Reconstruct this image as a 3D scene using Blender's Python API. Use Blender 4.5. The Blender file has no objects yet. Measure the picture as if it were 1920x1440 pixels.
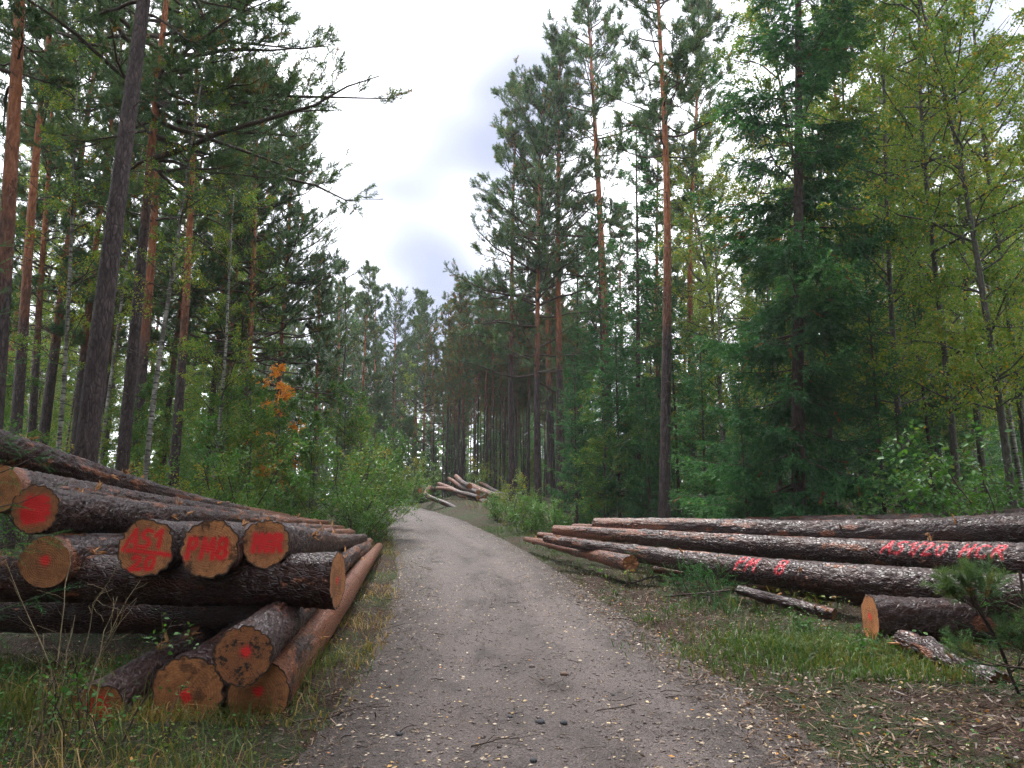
import bpy, math, random
import numpy as np
from mathutils import Vector, Matrix

# ------------------------------------------------------------------ camera, sky, sun, exposure
SC = bpy.context.scene
COL = SC.collection
CAM_Z, PITCH, FPX = 1.55, math.radians(10.3), 1400.0
cam_d = bpy.data.cameras.new("camera")
cam_d.sensor_width = 36.0
cam_d.lens = 36.0 * FPX / 1920.0
cam_d.clip_start = 0.05
cam_d.clip_end = 3000
cam = bpy.data.objects.new("camera", cam_d)
cam.location = (0, 0, CAM_Z)
cam.rotation_euler = (math.radians(90) + PITCH, 0, 0)
COL.objects.link(cam)
SC.camera = cam

SUN_EL, SUN_AZ = math.radians(58), math.radians(-25)      # azimuth from +Y towards +X
world = bpy.data.worlds.new("World")
SC.world = world
world.use_nodes = True
wn, wl = world.node_tree.nodes, world.node_tree.links
wn.clear()
w_out = wn.new("ShaderNodeOutputWorld")
w_bg = wn.new("ShaderNodeBackground")
w_sky = wn.new("ShaderNodeTexSky")
w_sky.sky_type = 'NISHITA'
w_sky.sun_disc = False
w_sky.sun_elevation = SUN_EL
w_sky.sun_rotation = SUN_AZ
w_bg.inputs['Strength'].default_value = 0.10
w_tc = wn.new("ShaderNodeTexCoord")
w_map = wn.new("ShaderNodeMapping")
w_map.inputs['Scale'].default_value = (1.0, 1.0, 1.7)
w_map.inputs['Location'].default_value = (0.754, 0.113, 0.148)
w_no = wn.new("ShaderNodeTexNoise")
w_no.inputs['Scale'].default_value = 2.1
w_no.inputs['Detail'].default_value = 2.5
w_no.inputs['Roughness'].default_value = 0.42
w_rp = wn.new("ShaderNodeValToRGB")
w_rp.color_ramp.interpolation = 'EASE'
w_rp.color_ramp.elements[0].position = 0.33
w_rp.color_ramp.elements[0].color = (1.75, 1.85, 2.35, 1)
w_rp.color_ramp.elements[1].position = 0.60
w_rp.color_ramp.elements[1].color = (12.0, 12.1, 12.4, 1)
w_mix = wn.new("ShaderNodeMixRGB")
w_mix.inputs['Fac'].default_value = 0.90
wl.new(w_tc.outputs['Generated'], w_map.inputs['Vector'])
wl.new(w_map.outputs['Vector'], w_no.inputs['Vector'])
wl.new(w_no.outputs['Fac'], w_rp.inputs['Fac'])
wl.new(w_sky.outputs['Color'], w_mix.inputs['Color1'])
wl.new(w_rp.outputs['Color'], w_mix.inputs['Color2'])
wl.new(w_mix.outputs['Color'], w_bg.inputs['Color'])
wl.new(w_bg.outputs['Background'], w_out.inputs['Surface'])

sun_d = bpy.data.lights.new("sun", 'SUN')
sun_d.energy = 1.5
sun_d.angle = math.radians(14)
sun_d.color = (1.0, 0.97, 0.93)
sun = bpy.data.objects.new("sun", sun_d)
COL.objects.link(sun)
sd = Vector((math.sin(SUN_AZ) * math.cos(SUN_EL), math.cos(SUN_AZ) * math.cos(SUN_EL), math.sin(SUN_EL)))
sun.rotation_euler = sd.to_track_quat('Z', 'Y').to_euler()

SC.view_settings.view_transform = 'Standard'
SC.view_settings.look = 'None'
SC.view_settings.gamma = 1.0
SC.view_settings.use_curve_mapping = False
SC.view_settings.exposure = 1.75
cy = SC.cycles
cy.max_bounces = 5
cy.diffuse_bounces = 3
cy.glossy_bounces = 2
cy.transmission_bounces = 3
cy.volume_bounces = 0
cy.transparent_max_bounces = 4
cy.caustics_reflective = False
cy.caustics_refractive = False
cy.sample_clamp_indirect = 4.0
cy.use_adaptive_sampling = True
cy.adaptive_threshold = 0.045
cy.use_denoising = True
try:
    cy.denoiser = 'OPENIMAGEDENOISE'
    cy.denoising_input_passes = 'RGB_ALBEDO_NORMAL'
    cy.denoising_prefilter = 'NONE'
except Exception:
    pass

# ------------------------------------------------------------------ helpers
def at(px, py, Y):
    """point on the photograph's ray through pixel (px, py) at Y metres in front"""
    u, v = (px - 960) / FPX, (720 - py) / FPX
    t = Y / (math.cos(PITCH) - v * math.sin(PITCH))
    return np.array([t * u, Y, CAM_Z + t * (math.sin(PITCH) + v * math.cos(PITCH))])

def xat(px, Y, py=860):
    return at(px, py, Y)[0]

def _h(ix, iy, iz, seed):
    n = (ix.astype(np.int64) * 374761393 + iy.astype(np.int64) * 668265263 + iz.astype(np.int64) * 2147483647 + seed * 1274126177) & 0x7fffffff
    n = ((n ^ (n >> 13)) * 1103515245) & 0x7fffffff
    n = ((n ^ (n >> 16)) * 1911520717) & 0x7fffffff
    return ((n ^ (n >> 15)) & 0xffff) / 65535.0

def vnoise(x, y, z=0.0, seed=0):
    x, y, z = np.broadcast_arrays(np.asarray(x, float), np.asarray(y, float), np.asarray(z, float))
    ix, iy, iz = np.floor(x), np.floor(y), np.floor(z)
    fx, fy, fz = x - ix, y - iy, z - iz
    fx, fy, fz = [f * f * (3 - 2 * f) for f in (fx, fy, fz)]
    r = 0
    for a in (0, 1):
        for b in (0, 1):
            for c in (0, 1):
                w = (fx if a else 1 - fx) * (fy if b else 1 - fy) * (fz if c else 1 - fz)
                r = r + w * _h(ix + a, iy + b, iz + c, seed)
    return r

def fbm(x, y, z=0.0, seed=0, o=3):
    r, a, s = 0, 0.5, 0
    for i in range(o):
        r = r + a * vnoise(np.asarray(x) * 2**i, np.asarray(y) * 2**i, np.asarray(z) * 2**i, seed + i)
        s += a
        a *= 0.5
    return r / s

def sstep(a, b, x):
    t = np.clip((np.asarray(x, float) - a) / (b - a), 0, 1)
    return t * t * (3 - 2 * t)

def build_mesh(name, V, F, mats, attrs=None, uv=None, smooth=False, midx=None):
    """V (n,3), F list of face arrays (m,3)/(m,4)"""
    me = bpy.data.meshes.new(name)
    V = np.ascontiguousarray(V, dtype=np.float32).reshape(-1, 3)
    F = [np.asarray(f, dtype=np.int32) for f in (F if isinstance(F, (list, tuple)) else [F]) if len(f)]
    me.vertices.add(len(V))
    me.vertices.foreach_set("co", V.ravel())
    nl = sum(f.size for f in F)
    npoly = sum(len(f) for f in F)
    me.loops.add(nl)
    li = np.concatenate([f.ravel() for f in F])
    me.loops.foreach_set("vertex_index", li)
    me.polygons.add(npoly)
    sizes = np.concatenate([np.full(len(f), f.shape[1], np.int32) for f in F])
    st = np.concatenate([[0], np.cumsum(sizes)[:-1]]).astype(np.int32)
    me.polygons.foreach_set("loop_start", st)
    if midx is not None:
        me.polygons.foreach_set("material_index", np.asarray(midx, np.int32))
    if smooth:
        me.polygons.foreach_set("use_smooth", np.ones(npoly, dtype=bool))
    for k, a in (attrs or {}).items():
        at_ = me.attributes.new(k, 'FLOAT', 'POINT')
        at_.data.foreach_set("value", np.ascontiguousarray(a, dtype=np.float32).ravel())
    if uv is not None:
        l = me.uv_layers.new(name="UVMap")
        l.data.foreach_set("uv", np.ascontiguousarray(uv[li], dtype=np.float32).ravel())
    for m in (mats if isinstance(mats, (list, tuple)) else [mats]):
        me.materials.append(m)
    me.update(calc_edges=True)
    return me

def add(name, me, parent=None, loc=None, rot=None, scale=None, kind=None, label=None, cat=None, group=None):
    o = bpy.data.objects.new(name, me)
    COL.objects.link(o)
    if parent is not None:
        o.parent = parent
    if loc is not None:
        o.location = [float(c) for c in loc]
    if rot is not None:
        o.rotation_euler = rot
    if scale is not None:
        o.scale = (scale,) * 3 if np.isscalar(scale) else scale
    if kind: o["kind"] = kind
    if label: o["label"] = label
    if cat: o["category"] = cat
    if group: o["group"] = group
    return o

def tubes(P, R, k, cap=False):
    """P (B,m,3) polylines, R (B,m) radii -> verts, quads, and (length, angle) coords"""
    P = np.asarray(P, float); R = np.asarray(R, float)
    B, m, _ = P.shape
    T = np.gradient(P, axis=1)
    T /= np.linalg.norm(T, axis=2, keepdims=True) + 1e-9
    ref = np.zeros_like(T); ref[..., 0] = 1.0
    flat = np.abs(T[..., 0]) > 0.85
    ref[flat] = (0, 1, 0)
    N = np.cross(T, ref); N /= np.linalg.norm(N, axis=2, keepdims=True) + 1e-9
    Bn = np.cross(T, N)
    th = np.linspace(0, 2 * np.pi, k, endpoint=False)
    V = P[:, :, None, :] + R[:, :, None, None] * (np.cos(th)[None, None, :, None] * N[:, :, None, :] + np.sin(th)[None, None, :, None] * Bn[:, :, None, :])
    b = np.arange(B)[:, None, None] * m * k
    i = np.arange(m - 1)[None, :, None] * k
    j = np.arange(k)[None, None, :]
    j2 = (j + 1) % k
    F = np.stack([b + i + j, b + i + k + j, b + i + k + j2, b + i + j2], -1).reshape(-1, 4)
    return V.reshape(-1, 3), F

def inst(T, TF, pos, M, s):
    """instances of template verts T (t,3), faces TF with rotation M (N,3,3), scale s (N,)"""
    V = np.einsum('nij,tj->nti', M, T) * np.asarray(s)[:, None, None] + pos[:, None, :]
    F = (TF[None] + (np.arange(len(pos)) * len(T))[:, None, None]).reshape(-1, TF.shape[1])
    return V.reshape(-1, 3), F

def frames(D, rng, roll=None, up=(0, 0, 1)):
    """rotation matrices whose local +X is D; roll random or given"""
    D = D / (np.linalg.norm(D, axis=1, keepdims=True) + 1e-9)
    upv = np.tile(np.array(up, float), (len(D), 1))
    bad = np.abs(D @ np.array(up, float)) > 0.97
    upv[bad] = (1, 0, 0)
    S = np.cross(upv, D); S /= np.linalg.norm(S, axis=1, keepdims=True)
    U = np.cross(D, S)
    if roll is None:
        roll = rng.uniform(0, 2 * np.pi, len(D))
    c, s = np.cos(roll)[:, None], np.sin(roll)[:, None]
    S2, U2 = S * c + U * s, -S * s + U * c
    return np.stack([D, S2, U2], -1)

def unit(v):
    return v / (np.linalg.norm(v, axis=-1, keepdims=True) + 1e-9)

# ------------------------------------------------------------------ materials
class NT:
    def __init__(s, name):
        s.m = bpy.data.materials.new(name); s.m.use_nodes = True
        s.n, s.l = s.m.node_tree.nodes, s.m.node_tree.links
        s.n.clear()
        s.out = s.n.new("ShaderNodeOutputMaterial")
    def node(s, t, **kw):
        n = s.n.new(t)
        for k, v in kw.items(): setattr(n, k, v)
        return n
    def set(s, n, **kw):
        for k, v in kw.items():
            k = k.replace('_', ' ')
            if hasattr(v, 'is_output') or isinstance(v, bpy.types.NodeSocket): s.l.new(v, n.inputs[k])
            else: n.inputs[k].default_value = v
        return n
    def coords(s, kind='Object', scale=(1, 1, 1)):
        tc = s.node("ShaderNodeTexCoord"); mp = s.node("ShaderNodeMapping")
        mp.inputs['Scale'].default_value = scale
        s.l.new(tc.outputs[kind], mp.inputs['Vector'])
        return mp.outputs['Vector']
    def noise(s, vec, scale, detail=4, rough=0.55, dist=0.0):
        n = s.node("ShaderNodeTexNoise")
        n.inputs['Scale'].default_value = scale; n.inputs['Detail'].default_value = detail
        n.inputs['Roughness'].default_value = rough; n.inputs['Distortion'].default_value = dist
        if vec is not None: s.l.new(vec, n.inputs['Vector'])
        return n.outputs['Fac']
    def voro(s, vec, scale, feature='F1', out='Distance', rnd=1.0):
        n = s.node("ShaderNodeTexVoronoi", feature=feature)
        n.inputs['Scale'].default_value = scale
        n.inputs['Randomness'].default_value = rnd
        if vec is not None: s.l.new(vec, n.inputs['Vector'])
        return n.outputs[out]
    def ramp(s, fac, stops, interp='LINEAR'):
        n = s.node("ShaderNodeValToRGB")
        n.color_ramp.interpolation = interp
        e = n.color_ramp.elements
        while len(e) < len(stops): e.new(0.5)
        for el, (p, c) in zip(e, stops):
            el.position = p
            el.color = (c, c, c, 1) if np.isscalar(c) else (*c, 1)
        s.l.new(fac, n.inputs['Fac'])
        return n.outputs['Color']
    def mix(s, fac, a, b, mode='MIX'):
        n = s.node("ShaderNodeMixRGB", blend_type=mode)
        for k, v in (('Fac', fac), ('Color1', a), ('Color2', b)):
            if isinstance(v, bpy.types.NodeSocket): s.l.new(v, n.inputs[k])
            else: n.inputs[k].default_value = v if np.isscalar(v) else (*v, 1)
        return n.outputs['Color']
    def math(s, op, a, b=0.0, c=0.0):
        n = s.node("ShaderNodeMath", operation=op)
        for i, v in enumerate((a, b, c)):
            if isinstance(v, bpy.types.NodeSocket): s.l.new(v, n.inputs[i])
            else: n.inputs[i].default_value = v
        return n.outputs[0]
    def attr(s, name, out='Fac'):
        n = s.node("ShaderNodeAttribute", attribute_name=name)
        return n.outputs[out]
    def bump(s, h, strength=0.5, dist=0.02, nrm=None):
        n = s.node("ShaderNodeBump")
        n.inputs['Strength'].default_value = strength; n.inputs['Distance'].default_value = dist
        s.l.new(h, n.inputs['Height'])
        if nrm is not None: s.l.new(nrm, n.inputs['Normal'])
        return n.outputs['Normal']
    def bsdf(s, col, rough=0.7, spec=0.4, nrm=None):
        n = s.node("ShaderNodeBsdfPrincipled")
        for k, v in (('Base Color', col), ('Roughness', rough), ('Specular IOR Level', spec)):
            if isinstance(v, bpy.types.NodeSocket): s.l.new(v, n.inputs[k])
            else: n.inputs[k].default_value = v if np.isscalar(v) else (*v, 1)
        if nrm is not None: s.l.new(nrm, n.inputs['Normal'])
        return n.outputs['BSDF']
    def done(s, sh):
        s.l.new(sh, s.out.inputs['Surface'])
        return s.m

def leaf_material(name, stops, rough=0.45, transl=0.3, spec=0.35):
    t = NT(name)
    col = t.ramp(t.attr('tint'), stops)
    b = t.bsdf(col, rough, spec)
    tr = t.node("ShaderNodeBsdfTranslucent")
    t.l.new(t.mix(1.0, col, (1.5, 1.5, 0.75), 'MULTIPLY'), tr.inputs['Color'])
    mx = t.node("ShaderNodeMixShader"); mx.inputs[0].default_value = transl
    t.l.new(b, mx.inputs[1]); t.l.new(tr.outputs[0], mx.inputs[2])
    return t.done(mx.outputs[0])

def plain(name, col, rough=0.8, var=0.4, scale=30, spec=0.3, coords='Object'):
    t = NT(name)
    v = t.coords(coords)
    n = t.noise(v, scale, 4)
    dark = tuple(c * (1 - var) for c in col); lite = tuple(min(1, c * (1 + var)) for c in col)
    return t.done(t.bsdf(t.ramp(n, [(0.3, dark), (0.7, lite)]), rough, spec, t.bump(n, 0.4, 0.01)))

def mat_bark_log():
    """wet pine bark on felled logs: peel = thin orange bark / torn, plate = cell value, paint = spray, gap = furrow"""
    t = NT("wet_log_bark")
    uv = t.coords('UV')
    uvs = t.coords('UV', (7, 17, 1))
    peel, plate, paint, gap = t.attr('peel'), t.attr('plate'), t.attr('paint'), t.attr('gap')
    n1 = t.noise(uv, 16, 5, 0.6)
    n2 = t.noise(uv, 90, 3, 0.5)
    n3 = t.noise(t.coords('UV', (1, 3, 1)), 1.3, 3, 0.5)
    vo = t.voro(uvs, 2.0, 'DISTANCE_TO_EDGE')
    flake = t.ramp(vo, [(0.0, 0.0), (0.16, 1.0)])
    dark = t.ramp(n1, [(0.25, (0.0032, 0.0012, 0.0011)), (0.5, (0.021, 0.0066, 0.0062)), (0.75, (0.064, 0.0225, 0.0215))])
    dark = t.mix(t.math('MULTIPLY', plate, 0.55), dark, (0.040, 0.0145, 0.0170))
    dark = t.mix(t.math('MULTIPLY', gap, 0.85), dark, (0.030, 0.008, 0.004))
    dark = t.mix(t.math('MULTIPLY', t.ramp(n3, [(0.5, 0.0), (0.72, 1.0)]), 0.55), dark, (0.085, 0.022, 0.009))
    org = t.ramp(n1, [(0.25, (0.055, 0.014, 0.006)), (0.5, (0.160, 0.046, 0.018)), (0.75, (0.32, 0.128, 0.058))])
    pf = t.math('ADD', peel, t.math('MULTIPLY', t.math('SUBTRACT', n1, 0.5), 0.9))
    pf = t.ramp(pf, [(0.46, 0.0), (0.58, 1.0)])
    col = t.mix(pf, dark, org)
    pm = t.math('MULTIPLY', paint, t.ramp(n2, [(0.3, 0.35), (0.55, 1.0)]))
    pm = t.math('MULTIPLY', pm, t.math('SUBTRACT', 1.0, t.math('MULTIPLY', gap, 0.6)))
    col = t.mix(pm, col, (0.85, 0.03, 0.06))
    h = t.math('ADD', t.math('MULTIPLY', flake, 0.7), t.math('ADD', t.math('MULTIPLY', n1, 0.7), t.math('MULTIPLY', n2, 0.07)))
    rough = t.ramp(n1, [(0.3, 0.33), (0.7, 0.52)])
    return t.done(t.bsdf(col, rough, 0.50, t.bump(h, 0.8, 0.014)))

def mat_cut():
    """sawn log end: rings, saw lines, radial checks, heart stain, dirt and sprayed paint"""
    t = NT("cut_wood")
    paint, edge, dirt, hue = t.attr('paint'), t.attr('edge'), t.attr('dirt'), t.attr('hue')
    v = t.coords('UV')
    oi = t.node("ShaderNodeObjectInfo")
    vr = t.node("ShaderNodeVectorMath", operation='ADD')
    cb = t.node("ShaderNodeCombineXYZ")
    t.l.new(t.math('MULTIPLY', hue, 31.0), cb.inputs[0]); t.l.new(t.math('MULTIPLY', dirt, 17.0), cb.inputs[2])
    t.l.new(v, vr.inputs[0]); t.l.new(cb.outputs[0], vr.inputs[1])
    w = vr.outputs[0]
    big = t.noise(w, 1.7, 4, 0.6)
    mid = t.noise(w, 7, 5, 0.65)
    saw = t.noise(t.coords('UV', (1.2, 26, 1)), 3.0, 4, 0.65)
    ln = t.node("ShaderNodeVectorMath", operation='LENGTH')
    wob = t.node("ShaderNodeVectorMath", operation='ADD')
    nz = t.node("ShaderNodeTexNoise"); nz.inputs['Scale'].default_value = 1.8
    t.l.new(w, nz.inputs['Vector'])
    sc = t.node("ShaderNodeVectorMath", operation='SCALE'); sc.inputs['Scale'].default_value = 0.22
    t.l.new(nz.outputs['Color'], sc.inputs[0])
    t.l.new(v, wob.inputs[0]); t.l.new(sc.outputs[0], wob.inputs[1])
    t.l.new(wob.outputs[0], ln.inputs[0])
    rad = ln.outputs['Value']
    ring = t.math('SINE', t.math('MULTIPLY', rad, 80.0))
    sp = t.node("ShaderNodeSeparateXYZ"); t.l.new(v, sp.inputs[0])
    ang = t.math('ARCTAN2', sp.outputs['Y'], sp.outputs['X'])
    ca = t.node("ShaderNodeCombineXYZ")
    t.l.new(t.math('MULTIPLY', ang, 3.0), ca.inputs[0]); t.l.new(t.math('MULTIPLY', rad, 0.6), ca.inputs[1]); t.l.new(t.math('MULTIPLY', hue, 9.0), ca.inputs[2])
    chk = t.noise(ca.outputs[0], 2.4, 3, 0.5)
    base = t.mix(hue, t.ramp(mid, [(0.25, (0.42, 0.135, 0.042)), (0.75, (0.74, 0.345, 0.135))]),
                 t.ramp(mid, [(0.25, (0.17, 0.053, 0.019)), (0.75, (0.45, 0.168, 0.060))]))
    base = t.mix(t.math('MULTIPLY', t.ramp(rad, [(0.50, 1.0), (0.68, 0.0)]), 0.38), base, (0.24, 0.080, 0.028))
    base = t.mix(t.math('MULTIPLY', t.ramp(big, [(0.48, 0.0), (0.66, 1.0)]), 0.6), base, (0.14, 0.062, 0.032))
    base = t.mix(t.math('MULTIPLY', t.ramp(ring, [(0.0, 1.0), (0.9, 0.0)]), 0.28), base, (0.13, 0.045, 0.02))
    base = t.mix(t.math('MULTIPLY', t.ramp(saw, [(0.40, 1.0), (0.58, 0.0)]), 0.32), base, (0.16, 0.070, 0.03))
    base = t.mix(t.math('MULTIPLY', t.ramp(chk, [(0.28, 1.0), (0.36, 0.0)]), t.ramp(rad, [(0.1, 0.0), (0.45, 0.75)])), base, (0.05, 0.022, 0.012))
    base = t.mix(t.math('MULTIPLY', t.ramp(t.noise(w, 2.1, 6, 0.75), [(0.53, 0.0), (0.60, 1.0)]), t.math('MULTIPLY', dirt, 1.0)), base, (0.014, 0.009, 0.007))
    base = t.mix(edge, base, (0.035, 0.018, 0.013))
    nn = t.noise(w, 20, 4, 0.7)
    pm = t.math('ADD', paint, t.math('MULTIPLY', t.math('SUBTRACT', nn, 0.5), t.math('MULTIPLY', t.math('SUBTRACT', 1.0, t.math('ABSOLUTE', t.math('SUBTRACT', t.math('MULTIPLY', paint, 2.0), 1.0))), 1.3)))
    pm = t.ramp(pm, [(0.15, 0.0), (0.75, 0.95)])
    col = t.mix(pm, base, t.mix(nn, (0.55, 0.008, 0.012), (0.95, 0.022, 0.028)))
    h = t.math('ADD', t.math('MULTIPLY', ring, 0.12), t.math('ADD', saw, t.math('ADD', nn, t.math('MULTIPLY', t.ramp(chk, [(0.28, 0.0), (0.36, 1.0)]), 1.5))))
    return t.done(t.bsdf(col, 0.5, 0.4, t.bump(h, 0.5, 0.010)))

def mat_pine_trunk(name="pine_trunk_bark", z0=0.30, z1=0.52):
    t = NT(name)
    v = t.coords('Object', (1, 1, 0.28))
    sp = t.node("ShaderNodeSeparateXYZ"); tc = t.node("ShaderNodeTexCoord")
    t.l.new(tc.outputs['Object'], sp.inputs[0])
    n1 = t.noise(v, 14, 5, 0.62); n2 = t.noise(t.coords('Object', (1, 1, 0.6)), 2.0, 3)
    vo = t.voro(v, 16, 'DISTANCE_TO_EDGE')
    lo = t.ramp(n1, [(0.3, (0.022, 0.014, 0.015)), (0.55, (0.070, 0.047, 0.048)), (0.75, (0.13, 0.092, 0.092))])
    lo = t.mix(t.ramp(vo, [(0.0, 0.8), (0.12, 0.0)]), lo, (0.02, 0.012, 0.011))
    hi = t.ramp(n1, [(0.3, (0.15, 0.047, 0.020)), (0.55, (0.33, 0.115, 0.048)), (0.78, (0.44, 0.21, 0.11))])
    z = t.math('ADD', sp.outputs['Z'], t.math('MULTIPLY', t.math('SUBTRACT', n2, 0.5), 6.0))
    f = t.ramp(t.math('DIVIDE', z, 20.0), [(z0, 0.0), (z1, 1.0)])
    h = t.math('ADD', t.math('MULTIPLY', t.ramp(vo, [(0.0, 0.0), (0.2, 1.0)]), 0.7), n1)
    return t.done(t.bsdf(t.mix(f, lo, hi), 0.75, 0.35, t.bump(h, 0.8, 0.03)))

def mat_simple_bark(name, c0, c1, c2, sc=20):
    t = NT(name)
    v = t.coords('Object', (1, 1, 0.35))
    n1 = t.noise(v, sc, 5, 0.6)
    return t.done(t.bsdf(t.ramp(n1, [(0.3, c0), (0.52, c1), (0.75, c2)]), 0.8, 0.3, t.bump(n1, 0.6, 0.02)))

def mat_birch():
    t = NT("birch_bark")
    v = t.coords('Object', (1, 1, 6)); v2 = t.coords('Object', (1, 1, 0.5))
    n1 = t.noise(v, 3.2, 4, 0.6); n2 = t.noise(v2, 3.0, 4)
    c = t.ramp(n1, [(0.42, (0.03, 0.027, 0.025)), (0.50, (0.24, 0.225, 0.195)), (0.8, (0.42, 0.40, 0.35))])
    c = t.mix(t.ramp(n2, [(0.45, 0.0), (0.62, 0.85)]), c, (0.07, 0.06, 0.05))
    return t.done(t.bsdf(c, 0.7, 0.3, t.bump(n1, 0.4, 0.01)))

def mat_ground():
    t = NT("forest_floor")
    v = t.coords('Object')
    a, b, c = t.noise(v, 0.6, 4, 0.6), t.noise(v, 7, 5, 0.65), t.noise(v, 45, 4, 0.7)
    soil = t.ramp(c, [(0.3, (0.010, 0.006, 0.004)), (0.5, (0.048, 0.027, 0.018)), (0.72, (0.15, 0.088, 0.055))])
    moss = t.ramp(c, [(0.3, (0.008, 0.012, 0.004)), (0.55, (0.040, 0.058, 0.016)), (0.75, (0.10, 0.12, 0.035))])
    f = t.ramp(t.math('ADD', a, t.math('MULTIPLY', t.math('SUBTRACT', b, 0.5), 0.8)), [(0.44, 0.0), (0.58, 1.0)])
    h = t.math('ADD', b, c)
    return t.done(t.bsdf(t.mix(f, soil, moss), 0.85, 0.25, t.bump(h, 1.0, 0.05)))

def mat_road():
    t = NT("gravel_road")
    v = t.coords('Object')
    side, tr = t.attr('side'), t.attr('track')
    a, b = t.noise(v, 1.1, 4, 0.6), t.noise(v, 24, 5, 0.7)
    st = t.node("ShaderNodeTexVoronoi"); st.inputs['Scale'].default_value = 60
    t.l.new(v, st.inputs['Vector'])
    st2 = t.node("ShaderNodeTexVoronoi"); st2.inputs['Scale'].default_value = 130
    t.l.new(v, st2.inputs['Vector'])
    base = t.ramp(b, [(0.25, (0.036, 0.023, 0.020)), (0.5, (0.078, 0.050, 0.045)), (0.75, (0.140, 0.098, 0.089))])
    base = t.mix(0.62, base, t.ramp(st.outputs['Color'], [(0.15, (0.020, 0.013, 0.012)), (0.5, (0.080, 0.055, 0.050)), (0.85, (0.235, 0.184, 0.171))]))
    base = t.mix(0.35, base, t.ramp(st2.outputs['Color'], [(0.1, (0.03, 0.023, 0.02)), (0.9, (0.26, 0.23, 0.215))]))
    base = t.mix(t.math('MULTIPLY', tr, t.ramp(a, [(0.3, 0.15), (0.65, 0.8)])), base, (0.165, 0.126, 0.116))
    base = t.mix(t.math('MULTIPLY', t.ramp(a, [(0.46, 0.0), (0.66, 1.0)]), 0.35), base, (0.085, 0.060, 0.050))
    damp = t.ramp(t.noise(t.coords('Object', (1, 0.35, 1)), 2.2, 4, 0.6), [(0.48, 0.0), (0.64, 1.0)])
    base = t.mix(t.math('MULTIPLY', damp, 0.7), base, (0.042, 0.030, 0.027))
    base = t.mix(t.math('MULTIPLY', side, t.ramp(b, [(0.3, 1.0), (0.7, 0.5)])), base, (0.042, 0.028, 0.022))
    h = t.math('ADD', t.math('SUBTRACT', 1.0, st.outputs['Distance']), t.math('MULTIPLY', b, 0.8))
    return t.done(t.bsdf(base, t.mix(damp, (0.65, 0.65, 0.65), (0.42, 0.42, 0.42)), 0.4, t.bump(h, 1.0, 0.018)))

M_BARK, M_CUT, M_PINE, M_BIRCH = mat_bark_log(), mat_cut(), mat_pine_trunk(), mat_birch()
M_PINE_DARK = mat_pine_trunk("dark_pine_trunk_bark", 0.66, 0.95)
M_SPRB = mat_simple_bark("spruce_bark", (0.02, 0.013, 0.011), (0.06, 0.04, 0.033), (0.11, 0.08, 0.07))
M_GREYB = mat_simple_bark("grey_bark", (0.03, 0.025, 0.022), (0.085, 0.075, 0.065), (0.15, 0.135, 0.12))
M_TWIG = mat_simple_bark("twig_bark", (0.03, 0.02, 0.015), (0.075, 0.053, 0.042), (0.13, 0.10, 0.085), 60)
M_DRY = mat_simple_bark("dry_stalk", (0.12, 0.085, 0.05), (0.22, 0.17, 0.10), (0.34, 0.28, 0.18), 60)
M_WOOD = mat_simple_bark("torn_wood", (0.20, 0.08, 0.03), (0.42, 0.20, 0.085), (0.62, 0.38, 0.20), 30)
M_GROUND, M_ROAD = mat_ground(), mat_road()
M_NEED_P = leaf_material("pine_needles", [(0.0, (0.030, 0.066, 0.040)), (0.5, (0.068, 0.130, 0.066)), (0.85, (0.125, 0.195, 0.072)), (1.0, (0.21, 0.115, 0.04))], 0.55, 0.28, 0.2)
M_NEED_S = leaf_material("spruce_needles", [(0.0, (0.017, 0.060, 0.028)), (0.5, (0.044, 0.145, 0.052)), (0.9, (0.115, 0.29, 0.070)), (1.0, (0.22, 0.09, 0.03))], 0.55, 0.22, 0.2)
M_LEAF_B = leaf_material("birch_leaves", [(0.0, (0.072, 0.165, 0.030)), (0.45, (0.150, 0.250, 0.036)), (0.75, (0.32, 0.30, 0.035)), (0.92, (0.52, 0.34, 0.03)), (1.0, (0.48, 0.19, 0.025))], 0.45, 0.42)
M_LEAF_G = leaf_material("shrub_leaves", [(0.0, (0.040, 0.120, 0.030)), (0.5, (0.085, 0.205, 0.042)), (0.8, (0.20, 0.25, 0.042)), (0.93, (0.46, 0.32, 0.04)), (1.0, (0.42, 0.17, 0.03))], 0.42, 0.38, 0.3)
M_LEAF_O = leaf_material("orange_leaves", [(0.0, (0.40, 0.15, 0.02)), (0.5, (0.70, 0.26, 0.03)), (1.0, (0.75, 0.38, 0.05))], 0.5, 0.35)
M_GRASS = leaf_material("grass_blades", [(0.0, (0.035, 0.085, 0.018)), (0.40, (0.085, 0.140, 0.03)), (0.62, (0.20, 0.155, 0.045)), (0.85, (0.30, 0.18, 0.055)), (1.0, (0.42, 0.29, 0.13))], 0.5, 0.3)
M_LITTER = leaf_material("fallen_leaves", [(0.0, (0.035, 0.018, 0.012)), (0.4, (0.14, 0.075, 0.04)), (0.62, (0.36, 0.26, 0.17)), (0.8, (0.55, 0.44, 0.30)), (0.92, (0.55, 0.30, 0.05)), (1.0, (0.62, 0.22, 0.04))], 0.45, 0.1, 0.5)
M_NEEDLE_LITTER = leaf_material("needle_litter_brown", [(0.0, (0.020, 0.010, 0.007)), (0.4, (0.075, 0.038, 0.022)), (0.75, (0.16, 0.085, 0.045)), (1.0, (0.34, 0.22, 0.13))], 0.5, 0.05, 0.4)
M_STONE = plain("stone", (0.17, 0.135, 0.125), 0.6, 0.45, 18)

# ------------------------------------------------------------------ ground and road
def sp(t, k=2.0):
    return k * np.logaddexp(0, np.asarray(t, float) / k)

def base_z(y):
    return 0.068 * (sp(np.asarray(y, float) - 11) - 0.93 * sp(np.asarray(y, float) - 47))

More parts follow.
